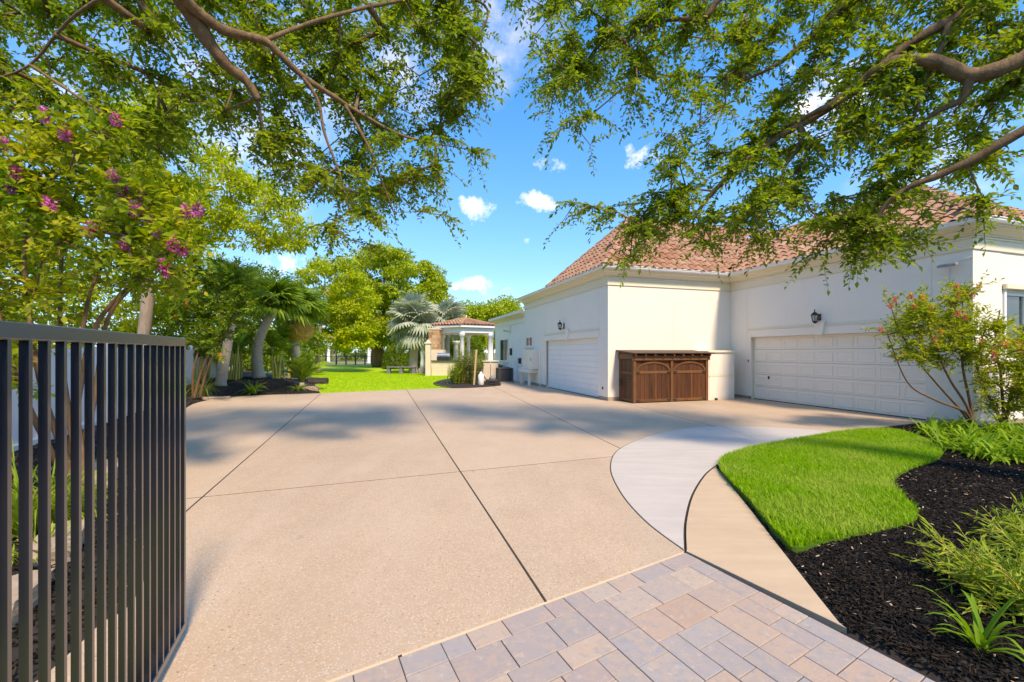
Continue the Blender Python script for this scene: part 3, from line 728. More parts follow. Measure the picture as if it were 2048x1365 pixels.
def window_u(face_u, v0, v1, z0, z1, lab, proud=.03):
    wd = empty('window', H(face_u, (v0 + v1) / 2, z0)); wd.parent = house; wd.matrix_basis = wmat(house).inverted() @ wd.matrix_basis; tag(wd, lab)
    f = MB(); t = .06; vm = (v0 + v1) / 2
    for a, b, c, d in ((v0, v0 + t, z0, z1), (v1 - t, v1, z0, z1), (v0 + t, v1 - t, z0, z0 + t), (v0 + t, v1 - t, z1 - t, z1), (vm - .03, vm + .03, z0 + t, z1 - t)):
        f.hbox(face_u - proud, face_u - .001, a, b, c, d)
    f.build('frame', WHITE, wd)
    for a, b in ((v0 + t, vm - .03), (vm + .03, v1 - t)): MB().hbox(face_u - .012, face_u - .002, a, b, z0 + t, z1 - t).build('pane', GLASS, wd)
    MB().hbox(face_u - .07, face_u - .001, v0 - .06, v1 + .06, z0 - .07, z0 - .002).build('sill', TRIM, wd)
window_u(-.007, 7.35, 8.35, 1.90, 2.42, 'small two-pane window above the electrical cabinet')
window_u(FW, 12.0, 13.9, 1.05, 2.45, 'tall two-pane window on the far low wing')

# roofs
roof = empty('roof', H(3, 2, 5)); roof.parent = house; roof.matrix_basis = wmat(house).inverted() @ roof.matrix_basis; tag(roof, 'weathered orange clay barrel tile roof with hips')
TW, TL = .285, .40; EXPO = .335
def tile_mesh():
    mb = MB(); n = 6; top = []; prof = []
    for i in range(n + 1):
        t = i / n; x = (t - .5) * TW * 1.04
        z = .062 * math.sin(math.pi * min(1, t / .72)) if t < .72 else -.018 * math.sin(math.pi * (t - .72) / .28)
        prof.append((x, z))
    for (y, dz) in ((0.0, .052), (TL, .014)):
        for (x, z) in prof: mb.v.append((x, y, z + dz))
    for (x, z) in prof: mb.v.append((x, 0.0, z + .034))
    m = n + 1
    for i in range(n):
        mb.f.append((i, i + 1, m + i + 1, m + i)); mb.f.append((2 * m + i, 2 * m + i + 1, i + 1, i))
    return mb
tmb = tile_mesh(); tmesh = tmb.mesh('roof_tile', TILE)
rt = random.Random(3); ALLT = []
def roof_plane(c):
    """c: corners in (u,v,z), first edge is the eave"""
    P = [H(*q) for q in c]; e = (P[1] - P[0]).normalized(); n = (P[1] - P[0]).cross(P[-1] - P[0]).normalized(); s = n.cross(e)
    if n.z < 0: n = -n; s = -s
    if s.z < 0: s = -s
    deck = MB().add([p - n * .02 for p in P] + [p - n * .07 for p in P], [tuple(range(len(P))), tuple(range(len(P), 2 * len(P)))[::-1]]); deck.build('roof_deck', IRON, roof)
    q = [((p - P[0]).dot(e), (p - P[0]).dot(s)) for p in P]; smax = max(b for a, b in q); r = 0; y = -.03
    while y < smax - .12:
        yy = min(y + .17, smax - .01); xs = []
        for i in range(len(q)):
            (x1, y1), (x2, y2) = q[i], q[(i + 1) % len(q)]
            if (y1 <= yy < y2) or (y2 <= yy < y1): xs.append(x1 + (x2 - x1) * (yy - y1) / (y2 - y1))
        if len(xs) >= 2:
            lo, hi = min(xs), max(xs); k_ = math.ceil((lo - TW * .35) / TW - .5)
            while (k_ + .5) * TW < hi + TW * .3:
                x = (k_ + .5) * TW; p = P[0] + e * x + s * y
                mtx = Matrix((( e.x, s.x, n.x, 0), (e.y, s.y, n.y, 0), (e.z, s.z, n.z, 0), (0, 0, 0, 1)))
                if e.cross(s).dot(n) < 0: mtx = Matrix(((-e.x, s.x, n.x, 0), (-e.y, s.y, n.y, 0), (-e.z, s.z, n.z, 0), (0, 0, 0, 1)))
                ALLT.append(Matrix.Translation(p + n * rt.uniform(-.004, .006) + s * rt.uniform(-.012, .012)) @ mtx @ Matrix.Rotation(rt.uniform(-.02, .02), 4, 'Z')); k_ += 1
        y += EXPO; r += 1
PR, PM = .72, .98; e0 = .34
ur0, vr0 = 5.05 - e0, -6.70 - e0; hw = 2.35; ru = ur0 + hw; rz = EZ + PR * hw
mv0, mv1 = -e0, 4.62; mh = (mv1 - mv0) / 2; mz = EZ + PM * mh; mvr = mv0 + mh; mu0 = -e0
vv_top = mv0 + (rz - EZ) / PM                      # where the right ridge runs into the middle roof
roof_plane([(ur0, vr0, EZ), (ur0, mv0, EZ), (ru, vv_top, rz), (ru, vr0 + hw, rz)])            # right wing, garage side
roof_plane([(ur0, vr0, EZ), (ur0 + 2 * hw, vr0, EZ), (ru, vr0 + hw, rz)])                      # right wing, front hip
roof_plane([(mu0, mv0, EZ), (ur0, mv0, EZ), (ru, vv_top, rz), (ru + (mvr - vv_top) * 1.3, mvr, mz), (mu0 + mh, mvr, mz)])   # middle, above the cupboard
roof_plane([(mu0, mv0, EZ), (mu0, mv1, EZ), (mu0 + mh, mvr, mz)])                              # middle, driveway side
roof_plane([(ru + 1.2, vv_top - .2, rz - .4), (ru + 6, vv_top - .2, rz - .4), (ru + 6, mvr, mz), (ru + (mvr - vv_top) * 1.3, mvr, mz)])
ALLT.sort(key=lambda m_: (m_.translation - Vector((0, 0, EYE))).length)
def seen(m_):
    p = m_.translation; px = CXP + F * p.x / p.y; py = HZ - (p.z - EYE) * F / p.y; return -40 < px < 2090 and py < 700
vis = [m_ for m_ in ALLT if seen(m_)]; ids = set(id(m_) for m_ in vis[:296]); inv = wmat(roof).inverted()
for m_ in vis[:296]:
    o = link('roof_tile', tmesh, roof, False); o.matrix_basis = inv @ m_
mb = MB()
for m_ in ALLT:
    if id(m_) not in ids: mb.add([m_ @ Vector(v) for v in tmb.v], tmb.f)
o = mb.build('roof_tile_field', TILE, roof); tag(o, kind='stuff')
def ridge_line(a, b):
    a, b = H(*a), H(*b); d = (b - a); L = d.length; d.normalize(); x = d.cross(Vector((0, 0, 1))).normalized(); up = x.cross(d); n = max(1, int(L / .36)); st = L / n
    for i in range(n):
        mb = MB()
        for (t, rr, dz) in ((0, .115, .035), (st * 1.12, .095, .015)):
            for k_ in range(7):
                an = math.pi * k_ / 6; mb.v.append(tuple(a + d * (i * st + t) + x * math.cos(an) * rr + up * (math.sin(an) * rr * .8 + dz)))
        for k_ in range(6): mb.f.append((k_, k_ + 1, k_ + 8, k_ + 7))
        mb.f.append((0, 7, 13, 6)); mb.f.append(tuple(range(7))[::-1]); mb.build('ridge_tile', TILE, roof)
ridge_line((ur0, vr0, EZ), (ru, vr0 + hw, rz)); ridge_line((ru, vr0 + hw, rz), (ru, vv_top, rz))
ridge_line((mu0, mv0, EZ), (mu0 + mh, mvr, mz)); ridge_line((mu0, mv1, EZ), (mu0 + mh, mvr, mz)); ridge_line((mu0 + mh, mvr, mz), (ru + 5, mvr, mz))
MB().bar(H(ur0, mv0, EZ + .02), H(ru, vv_top, rz + .02), .16, .02).build('valley_flashing', IRON, roof)
# ================================================================= GATE
GE = Vector((-1.853, 2.416, 0)); gd_ = Vector((-.4235, 1, 0)).normalized(); gn = Vector((gd_.y, -gd_.x, 0))   # gn faces the driveway
gate = empty('driveway_gate', GE - gd_ * 1.6); tag(gate, 'open satin black metal gate of slim upright bars', 'gate')
GT, GB, GL = 1.700, .055, 3.4
def gp_(t, o, z): return GE - gd_ * t + gn * o + Vector((0, 0, z))
def gbox(t0, t1, o0, o1, z0, z1, nm, bev=.002):
    q = [(t0, o0), (t1, o0), (t1, o1), (t0, o1)]; m = MB().hexa([gp_(a, b, z0) for a, b in q] + [gp_(a, b, z1) for a, b in q])
    return m.build(nm, GATEM, gate, bevel=bev)
gbox(-.004, GL, -.030, .0, GT - .046, GT, 'top_rail', .003)
gbox(-.004, GL, -.030, .0, GB, GB + .036, 'bottom_rail', .003)
gbox(-.0035, .026, -.0295, -.0005, GB + .037, GT - .047, 'end_stile')
pmb = MB(); q = [(-.008, -.0225), (.008, -.0225), (.008, -.0015), (-.008, -.0015)]
pmb.hexa([Vector((0, 0, GB + .037)) - gd_ * a + gn * b for a, b in q] + [Vector((0, 0, GT - .047)) - gd_ * a + gn * b for a, b in q])
pme = pmb.mesh('picket', GATEM); bm = bmesh.new(); bm.from_mesh(pme); bmesh.ops.recalc_face_normals(bm, faces=bm.faces); bm.to_mesh(pme); bm.free()
t = .095
while t < GL - .1:
    o = link('picket', pme, gate, False); o.matrix_basis = wmat(gate).inverted() @ Matrix.Translation(GE - gd_ * t); t += .0836
gbox(GL, GL + .10, -.05, .05, 0, GT + .05, 'hinge_post')

# ================================================================= TIMBER CUPBOARD
U0, U1, V0, V1 = .40, 3.28, -.88, -.02
cb_ = empty('wooden_cupboard', H(1.85, -.45)); tag(cb_, 'stained cedar cupboard with two arched plank doors against the wall', 'cupboard')
CZ = 1.46
def cbx(u0, u1, v0, v1, z0, z1, nm, m=WOODT, par=None, bev=.004): return MB().hbox(u0, u1, v0, v1, z0, z1).build(nm, m, par or cb_, bevel=bev)
for u in (U0, (U0 + U1) / 2 - .05, U1 - .10): cbx(u, u + .10, V0, V0 + .10, .0, CZ, 'post')
for u in (U0, U1 - .10): cbx(u, u + .10, V1 - .10, V1, 0, CZ, 'post')
cbx(U0 - .05, U1 + .05, V0 - .03, V0 - .002, CZ - .10, CZ + .06, 'front_beam')
cbx(U0 - .03, U0 - .002, V0, V1, CZ - .06, CZ + .10, 'side_beam'); cbx(U1 + .002, U1 + .03, V0, V1, CZ - .06, CZ + .10, 'side_beam')
# side planks
n = 6; sw = (V1 - V0 - .2) / n
for i in range(n): cbx(U0 + .02, U0 + .04, V0 + .10 + i * sw + .002, V0 + .10 + (i + 1) * sw - .002, .04, CZ - .065, 'plank', WOOD, None, .003); cbx(U1 - .04, U1 - .02, V0 + .10 + i * sw + .002, V0 + .10 + (i + 1) * sw - .002, .04, CZ - .065, 'plank', WOOD, None, .003)
cbx(U0 + .005, U0 + .019, V0 + .10, V1 - .10, .92, 1.0, 'side_rail'); cbx(U0 + .005, U0 + .019, V0 + .10, V1 - .10, .04, .12, 'side_rail')
# back and floor
cbx(U0 + .10, U1 - .10, V1 - .04, V1 - .01, .04, CZ, 'back_panel', WOOD)
# sloped roof on rafter tails
rf = MB(); q = [(U0 - .12, V0 - .16, 1.575), (U1 + .14, V0 - .16, 1.575), (U1 + .14, V1 + .01, 1.67), (U0 - .12, V1 + .01, 1.67)]
rf.hexa([H(a, b, z) for a, b, z in q] + [H(a, b, z + .028) for a, b, z in q]); rf.build('roof', m_wood('dark_cupboard_roof', (.08, .04, .025), (.04, .022, .015), (.10, .05, .03)), cb_, bevel=.004)
for i in range(9):
    u = U0 + .02 + i * (U1 - U0 - .04) / 8
    m = MB(); q = [(u - .022, V0 - .13, 1.50), (u + .022, V0 - .13, 1.50), (u + .022, V1 - .02, 1.59), (u - .022, V1 - .02, 1.59)]; q2 = [(a, b, 1.571 + (b - V0 + .16) * .0925) for a, b, z in q]
    m.hexa([H(*p) for p in q] + [H(*p) for p in q2]); m.build('rafter', WOODT, cb_)
um = (U0 + U1) / 2
def door(u0, u1, lab):
    d = empty('door', H(u0, V0)); d.parent = cb_; d.matrix_basis = wmat(cb_).inverted() @ d.matrix_basis; tag(d, lab)
    W_ = u1 - u0; mid = (u0 + u1) / 2; zs, zt = 1.02, 1.26
    arch = lambda u: zs + (zt - zs) * math.sqrt(max(0, 1 - ((u - mid) / (W_ / 2)) ** 2)) if True else 0
    n = 8; pw = W_ / n
    for i in range(n):
        a, b = u0 + i * pw + .004, u0 + (i + 1) * pw - .004; m = MB()
        za, zb, zm = arch(a) - .01, arch(b) - .01, arch((a + b) / 2) - .01
        vs_ = []
        for v in (V0 + .030, V0 + .050): vs_ += [H(a, v, .10), H(b, v, .10), H(b, v, max(zb, zs - .02)), H((a + b) / 2, v, max(zm, zs - .02)), H(a, v, max(za, zs - .02))]
        m.add(vs_, [(0, 1, 2, 3, 4), (9, 8, 7, 6, 5)] + [(j, j + 5, (j + 1) % 5 + 5, (j + 1) % 5) for j in range(5)]); m.build('plank', WOOD, d)
    cbx(u0 + .0, u1 - .0, V0 + .012, V0 + .029, .03, .12, 'bottom_rail', WOODT, d); cbx(u0, u1, V0 + .012, V0 + .029, zs - .085, zs, 'middle_rail', WOODT, d)
    cbx(mid - .012 + .07, mid + .03 + .07, V0 + .014, V0 + .0288, .122, zs - .087, 'centre_batten', WOODT, d)
    m = MB(); k_ = 18; th = .06
    for i in range(k_ + 1):
        an = math.pi * i / k_
        for v in (V0 + .006, V0 + .0285):
            for e in (0, th):
                m.v.append(tuple(H(mid - (W_ / 2 - e) * math.cos(an), v, zs + .002 + (zt - zs + .06 - e) * math.sin(an))))
    for i in range(k_):
        a = i * 4; b = a + 4
        for (p, q_) in ((0, 1), (1, 3), (3, 2), (2, 0)): m.f.append((a + p, a + q_, b + q_, b + p))
    m.f += [(0, 2, 3, 1), (k_ * 4, k_ * 4 + 1, k_ * 4 + 3, k_ * 4 + 2)]
    m.build('arch_trim', WOODT, d)
    for u in (u0 + .01, u1 - .13):
        for z in (zs - .075, .05): cbx(u, u + .12, V0 + .002, V0 + .0118, z, z + .06, 'hinge', IRON, d, .002)
    return d
door(U0 + .105, um - .055, 'left arched plank door'); door(um + .055, U1 - .105, 'right arched plank door')
for a, b in ((U0 + .105, um - .055), (um + .055, U1 - .105)):
    cbx(a, b, V0 + .055, V0 + .07, 1.0, CZ - .10, 'header_panel', WOOD); cbx((a + b) / 2 - .05, (a + b) / 2 + .06, V0 + .03, V0 + .054, 1.335, 1.40, 'vent', IRON)
m = MB(); m.tube([H(U0 - .01, V0 + .18, .80), H(U0 - .07, V0 + .18, .80), H(U0 - .07, V0 + .62, .80), H(U0 - .01, V0 + .62, .80)], .012, 6); m.build('side_handle', IRON, cb_)
m = MB(); m.tube([H(U0 - .03 + .005 * math.cos(a), V0 + .72 + .07 * math.cos(a), .62 + .1 * math.sin(a)) for a in [i * .5 for i in range(13)]], .014, 6); m.build('side_latch', IRON, cb_)

# cream masonry enclosure right of the cupboard
sb = empty('screen_wall', H(4.0, -.4)); tag(sb, 'low cream stucco enclosure between the cupboard and garage corner', 'wall')
MB().hbox(3.42, 4.52, -.72, -.003, 0, 1.60).build('body', STUCCO, sb); MB().hbox(3.36, 4.58, -.78, -.003, 1.602, 1.68).build('cap', TRIM, sb, bevel=.015)
for (a, b, c, d) in ((3.47, 4.02, .86, 1.56), (4.035, 4.50, .86, 1.56), (3.47, 4.50, .06, .78)): MB().hbox(a, b, -.730, -.718, c, d).build('panel', STUCCO, sb, bevel=.004)
MB().hbox(3.44, 4.51, -.738, -.718, .79, .845).build('band', TRIM, sb)
bl = MB().lathe(H(3.62, -.86), [(.0, 0), (.05, .0), (.055, .03), (.04, .07), (.0, .08)], 10).build('outlet_cap', IRON); tag(bl, 'small black drain cap on the ground by the cream enclosure', 'cap')

# ================================================================= FIXTURES
def lantern(u, v, z, lab):
    L = empty('wall_lantern', H(u, v, z)); tag(L, lab, 'lantern', 'wall lanterns over the garage doors')
    c = H(u - .19, v, z); x = -BV
    bp = MB(); p = H(u - .012, v, z + .24)
    bp.bar(H(u - .009, v, z + .10), H(u - .009, v, z + .34), .10, .02, BV); bp.build('back_plate', BLACK, L, bevel=.006)
    MB().tube([H(u - .02, v, z + .16), H(u - .10, v, z + .10), H(u - .17, v, z + .06), H(u - .19, v, z + .09)], .012, 6).build('arm', BLACK, L)
    MB().lathe(c, [(.0, .06), (.035, .07), (.05, .10), (.075, .115), (.075, .125), (.0, .13)], 6).build('base_cup', BLACK, L)
    MB().lathe(c, [(.052, .126), (.085, .29), (.0, .292)], 6).build('glass', simple('lantern_glass' , (.55, .53, .48), (.45, .43, .40), 9, .15), L)
    f = MB()
    for i in range(6):
        a = math.pi / 3 * i; d = Vector((math.cos(a), math.sin(a), 0)); f.bar(c + d * .055 + Vector((0, 0, .126)), c + d * .088 + Vector((0, 0, .292)), .012, .012, d)
    f.build('frame', BLACK, L)
    MB().lathe(c, [(.105, .293), (.11, .30), (.085, .335), (.05, .375), (.02, .39), (.012, .42), (.02, .435), (.008, .47), (.0, .475)], 6).build('cap', BLACK, L)
lantern(5.043, -3.33, 2.40, 'black lantern above the cream panelled garage door nearest the camera')
lantern(-.007, 3.55, 2.48, 'black lantern above the white garage door farther back')
fl_ = empty('floodlight', H(5.04, -6.35, 3.55)); tag(fl_, 'grey slim floodlight under the eave near the house corner', 'floodlight')
m = MB(); m.hexa([H(a, b, z) for a, b, z in ((4.84, -6.18, 3.52), (4.94, -6.18, 3.55), (4.94, -6.52, 3.55), (4.84, -6.52, 3.52), (4.84, -6.18, 3.58), (4.94, -6.18, 3.61), (4.94, -6.52, 3.61), (4.84, -6.52, 3.58))]); m.build('head', simple('grey_metal', (.30, .30, .30), (.22, .22, .22), 9, .4), fl_, bevel=.01)
MB().bar(H(4.94, -6.35, 3.58), H(5.043, -6.35, 3.60), .04, .03).build('bracket', WHITE, fl_)
MB().tube([H(5.03, -6.30, 3.50), H(5.03, -6.30, 2.2)], .010, 6).build('conduit', WHITE, fl_)
MB().tube([H(5.03, -6.35, 3.60), H(5.02, -6.66, 3.68), H(5.03, -6.72, 3.70)], .008, 6).build('cable', WHITE, fl_)
sp = empty('spotlight', H(FW, 11.6, 3.0)); tag(sp, 'small white twin spotlight on the far low wing', 'spotlight')
MB().lathe(H(FW - .02, 11.6, 2.75), [(.05, 0), (.07, .2), (.05, .42), (.0, .45)], 8).build('mount', TRIM, sp); MB().tube([H(FW - .03, 11.6, 2.85), H(FW - .35, 11.9, 2.92)], .05, 8).build('lamp_head', simple('light_grey_metal', (.55, .55, .55), (.45, .45, .45), 9, .4), sp)
# electrical cabinet with pedestal, meter row, pipes
eb = empty('electrical_cabinet', H(-.2, 7.2)); tag(eb, 'cream metal electrical cabinet on the white wall beyond the garage door', 'cabinet')
MB().hbox(-.36, -.008, 6.55, 7.95, .80, 1.74).build('housing', DOORP, eb, bevel=.012); MB().hbox(-.50, -.008, 6.7, 8.2, .62, .79).build('wireway', DOORP, eb, bevel=.01)
for i in range(3): MB().hbox(-.372, -.361, 7.2 + i * .22, 7.38 + i * .22, .95, 1.68).build('louvre', DOORP, eb, bevel=.004)
for v in (6.9, 8.05): MB().hbox(-.40, -.28, v, v + .10, 0, .62).build('support', DOORP, eb)
MB().hbox(-.374, -.361, 6.62, 6.66, 1.2, 1.35).build('latch', IRON, eb)
for (u, v, z0, z1, r, lab) in ((-.06, 6.2, .0, 1.6, .02, 'thin white conduit running up beside the electrical cabinet'), (FW - .08, 9.2, .0, 1.0, .035, 'short white pipe at the near end of the low wing'), (FW - .08, 10.1, .0, 1.25, .03, 'grey pipe standing midway along the low wing wall'), (FW - .08, 10.6, .0, 1.1, .03, 'grey pipe standing just before the air conditioners')):
    p = MB().tube([H(u, v, z0), H(u, v, z1), H(u + .05, v, z1 + .04)], r, 8).build('pipe', WHITE); tag(p, lab, 'pipe')
mt = MB().hbox(FW - .12, FW - .002, 9.6, 9.78, 1.0, 1.3).build('junction_box', IRON, bevel=.01); tag(mt, 'small black junction box on the low wing wall', 'box')
mt = MB().hbox(FW - .12, FW - .002, 11.3, 11.45, 1.45, 1.85).build('junction_box', IRON, bevel=.01); tag(mt, 'dark box beside the tall window of the low wing', 'box')
vc = MB().hbox(-.03, -.008, .30, .37, .36, .44).build('wall_outlet', IRON, bevel=.004); tag(vc, 'small black outlet low on the garage corner wall', 'outlet')
def condenser(c, s, h, mat, lab):
    A = empty('air_conditioner', c); tag(A, lab, 'air conditioner', 'air conditioners behind the house')
    rz = TH; MB().box(c + Vector((0, 0, .03)), (s, s, .06), rz).build('base', simple('ac_pad', (.4, .39, .37)), A)
    MB().box(c + Vector((0, 0, .06 + (h - .1) / 2)), (s * .92, s * .92, h - .1), rz).build('coil', IRON, A)
    n = 11; fins = mat
    for i in range(n):
        z = .10 + i * (h - .2) / n; MB().box(c + Vector((0, 0, z)), (s, s, (h - .2) / n * .55), rz).build('louvre', fins, A)
    for i, j in ((-1, -1), (1, -1), (1, 1), (-1, 1)):
        d = Vector((i * s * .5 * math.cos(rz) - j * s * .5 * math.sin(rz), i * s * .5 * math.sin(rz) + j * s * .5 * math.cos(rz), 0)); MB().box(c + d + Vector((0, 0, h / 2)), (.05, .05, h - .04), rz).build('corner_post', fins, A)
    MB().box(c + Vector((0, 0, h - .02)), (s * 1.02, s * 1.02, .06), rz).build('top', fins, A, bevel=.01); MB().lathe(c + Vector((0, 0, h + .011)), [(s * .40, 0), (s * .38, .03), (.06, .05), (0, .05)], 16).build('fan_guard', IRON, A)
condenser(g(1009, 765), .72, .78, simple('dark_grey_enamel', (.075, .08, .09), (.06, .065, .07), 4, .45), 'dark grey air conditioner nearest the driveway')
condenser(g(992, 757), .72, .85, simple('pale_grey_enamel', (.50, .50, .48), (.42, .42, .40), 4, .5), 'pale grey air conditioner behind the dark one')

# ================================================================= GAZEBO AND OUTDOOR KITCHEN
STONE = simple('cream_cut_stone', (.74, .64, .50), (.66, .55, .42), 4, .8, .4, 40)
k = NT('orange_stone'); ORST = k.done(k.pr(k.ramp(k.rand(), [(0.0, (.42, .20, .09)), (.3, (.55, .33, .18)), (.6, (.60, .42, .27)), (1.0, (.35, .19, .11))]), .85, k.bump(k.noise(30, 5), .5, .02), .2))
GC = Vector((-3.62, 33.0, 0)); gz = empty('gazebo', GC); tag(gz, 'white columned gazebo with a low clay tile hip roof', 'gazebo')
def hexp(r, z, i): a = R(-90 + 60 * i); return GC + Vector((r * math.cos(a), r * math.sin(a), z))
MB().prism([xy(hexp(2.75, 0, i)) for i in range(6)], -.05, .12).build('floor', STONE, gz)
for i in range(6):
    c = hexp(2.25, .12, i); MB().lathe(c, [(.26, 0), (.26, .12), (.21, .14), (.20, .2), (.17, .24), (.155, 1.4), (.14, 2.62), (.19, 2.66), (.22, 2.74), (.24, 2.84), (.24, 2.92)], 14).build('column', WHITE, gz, True)
    a, b = hexp(2.52, 3.05, i), hexp(2.52, 3.05, i + 1)
    def ringpiece(r0, r1, z0, z1, nm, m, j=i):
        q = [hexp(r0, 0, j), hexp(r1, 0, j), hexp(r1, 0, j + 1), hexp(r0, 0, j + 1)]; MB().hexa([p + Vector((0, 0, z0)) for p in q] + [p + Vector((0, 0, z1)) for p in q]).build(nm, m, gz)
    ringpiece(2.0, 2.5, 3.04, 3.42, 'beam', WHITE); ringpiece(1.9, 2.78, 3.425, 3.60, 'eave', GUTTER)
MB().prism([xy(hexp(2.0, 0, i)) for i in range(6)], 3.30, 3.33).build('ceiling', WHITE, gz)
grf = empty('roof', GC + Vector((0, 0, 3.6))); grf.parent = gz; grf.matrix_basis = wmat(gz).inverted() @ grf.matrix_basis
ap = GC + Vector((0, 0, 4.22)); mb = MB()
for i in range(6):
    a, b = hexp(2.82, 3.602, i), hexp(2.82, 3.602, i + 1); MB().add([a, b, ap, a - Vector((0, 0, .02)), b - Vector((0, 0, .02)), ap - Vector((0, 0, .02))], [(0, 1, 2), (5, 4, 3)]).build('roof_deck', TILE, grf)
    e = (b - a).normalized(); mid = (a + b) / 2; s_ = (ap - mid); L = s_.length; s_.normalize(); n = e.cross(s_)
    for r in range(int(L / .32)):
        hwid = (b - a).length / 2 * (1 - (r + .4) * .32 / L); k_ = int(hwid / .28)
        for c in range(-k_, k_ + 1):
            p = mid + e * (c * .28) + s_ * (r * .32 + .0); mt_ = Matrix.Translation(p) @ Matrix(((e.x, s_.x, n.x, 0), (e.y, s_.y, n.y, 0), (e.z, s_.z, n.z, 0), (0, 0, 0, 1))); mb.add([mt_ @ Vector(v) for v in tmb.v], tmb.f)
    MB().tube([a + Vector((0, 0, .04)), ap + Vector((0, 0, .05))], .09, 7).build('hip_cap', TILE, grf)
o = mb.build('roof_tile_field', TILE, grf); tag(o, kind='stuff')
MB().tube([ap, ap + Vector((.10, 0, .28))], .05, 6).build('finial', GUTTER, gz); 
# kitchen counter
kc = empty('outdoor_counter', g(893, 752)); tag(kc, 'cream stone outdoor kitchen counter with a dark slab top', 'counter')
ca, cbp = g(863, 752.3), g(926, 752.3); dY = Vector((0, .8, 0)); z_ = lambda v, z: Vector((v.x, v.y, z))
MB().hexa([z_(p, 0) for p in (ca, cbp, cbp + dY, ca + dY)] + [z_(p, 1.0) for p in (ca, cbp, cbp + dY, ca + dY)]).build('base', STONE, kc)
mb = MB(); 
for r in range(5):
    for c in range(6):
        x0 = ca.x + (cbp.x - ca.x) * (c / 6) + .01; x1 = ca.x + (cbp.x - ca.x) * ((c + 1) / 6) - .01; MB().hexa([(x0, ca.y - .012, .02 + r * .19), (x1, ca.y - .012, .02 + r * .19), (x1, ca.y + .01, .02 + r * .19), (x0, ca.y + .01, .02 + r * .19), (x0, ca.y - .012, .2 + r * .19), (x1, ca.y - .012, .2 + r * .19), (x1, ca.y + .01, .2 + r * .19), (x0, ca.y + .01, .2 + r * .19)]).build('stone_block', STONE, kc)
MB().box(((ca.x + cbp.x) / 2, ca.y + .38, 1.03), (cbp.x - ca.x + .12, 1.0, .06)).build('top', simple('dark_granite', (.05, .05, .06), (.09, .09, .10), 30, .3), kc)
gr = empty('grill', (g(886, 752).x, ca.y + .42, 1.06)); tag(gr, 'steel barbecue grill with a dark body on the stone counter', 'grill')
gl = gr.location
MB().box((gl.x, gl.y, 1.20), (.86, .5, .26)).build('body', IRON, gr, bevel=.02); m = MB(); 
m.add([(gl.x + sx * .42, gl.y + .24 * math.cos(a), 1.335 + .24 * math.sin(a)) for sx in (-1, 1) for a in [math.pi * i / 8 for i in range(9)]], [(i, i + 1, i + 10, i + 9) for i in range(8)] + [tuple(range(9))[::-1], tuple(range(9, 18))]); m.build('hood', simple('brushed_steel', (.55, .56, .58), (.48, .49, .5), 3, .3, metal=.8), gr)
MB().tube([(gl.x - .32, gl.y - .30, 1.42), (gl.x + .32, gl.y - .30, 1.42)], .018, 6).build('handle', simple('steel', (.6, .6, .6), None, 3, .3, metal=.9), gr)
# brick chimney / fireplace
fp = empty('fireplace', at(870, 705, 30.9) * 1); fp.location.z = 0; tag(fp, 'tall orange stone outdoor fireplace chimney by the gazebo', 'fireplace')
rr = random.Random(8)
def stone_stack(par, c, wx, wy, z0, z1, rowh, ncx):
    MB().box((c.x, c.y, (z0 + z1) / 2), (wx - .05, wy - .05, z1 - z0)).build('core', STONE, par); z = z0
    r = 0
    while z < z1 - .02:
        h = min(rowh, z1 - z); o = (r % 2) * .5; xs = [0] + [max(0, min(1, (i + o + rr.uniform(-.12, .12)) / ncx)) for i in range(1, ncx)] + [1]
        for i in range(ncx):
            a, b = xs[i] * wx - wx / 2, xs[i + 1] * wx - wx / 2
            if b - a > .04: MB().box((c.x + (a + b) / 2, c.y - wy / 2 + .03, z + h / 2), (b - a - .012, .08 + rr.uniform(0, .03), h - .012)).build('stone', ORST, par)
        MB().box((c.x + wx / 2 - .02, c.y, z + h / 2), (.06, wy - .1, h - .012)).build('stone', ORST, par); z += rowh; r += 1
fc = fp.location; stone_stack(fp, fc, .78, .8, 0, 3.25, .22, 3); MB().box((fc.x + .12, fc.y, .9), (1.15, 1.0, 1.8)).build('hearth_mass', STONE, fp); 
MB().box((fc.x, fc.y, 3.30), (.9, .92, .10)).build('cap', STONE, fp)
pil = g(856.5, 752.5); ps = empty('stone_pillar', pil); tag(ps, 'slim cream stone pillar with a pointed cap left of the counter', 'pillar')
MB().box((pil.x, pil.y, 1.1), (.34, .34, 2.2)).build('shaft', STONE, ps, bevel=.01); MB().box((pil.x, pil.y, 2.24), (.46, .46, .08)).build('cap_slab', STONE, ps); MB().lathe((pil.x, pil.y, 2.28), [(.22, 0), (.12, .10), (.03, .2), (0, .22)], 8).build('cap_point', STONE, ps)
for (px, Yd, zt, lab) in ((912, 37.0, 2.6, 'freestanding white column seen through the gazebo'), (738, 62.0, 4.2, 'far white post beside the big tree trunk'), (657, 66.0, 3.4, 'far white post left of the black fence')):
    c = Vector(((px - CXP) * Yd / F, Yd, 0)); o = MB().lathe(c, [(.30, -.05), (.30, .2), (.22, .25), (.19, zt - .3), (.30, zt - .22), (.36, zt - .05), (.36, zt)], 12).build('white_column', WHITE, None, True); tag(o, lab, 'column')
# white statue-like gate pier left of the stone pillar
c = g(845, 748); sp_ = empty('garden_statue', c); tag(sp_, 'slender white garden statue on a dark plinth by the pillar', 'statue')
MB().box((c.x, c.y, .2), (.5, .5, .5)).build('plinth', simple('grey_plinth', (.25, .25, .26)), sp_, bevel=.02)
MB().lathe((c.x, c.y, .45), [(.20, 0), (.17, .3), (.14, .7), (.17, 1.0), (.20, 1.2), (.10, 1.35), (.07, 1.40), (.10, 1.5), (.09, 1.62), (0, 1.68)], 12).build('figure', WHITE, sp_, True)
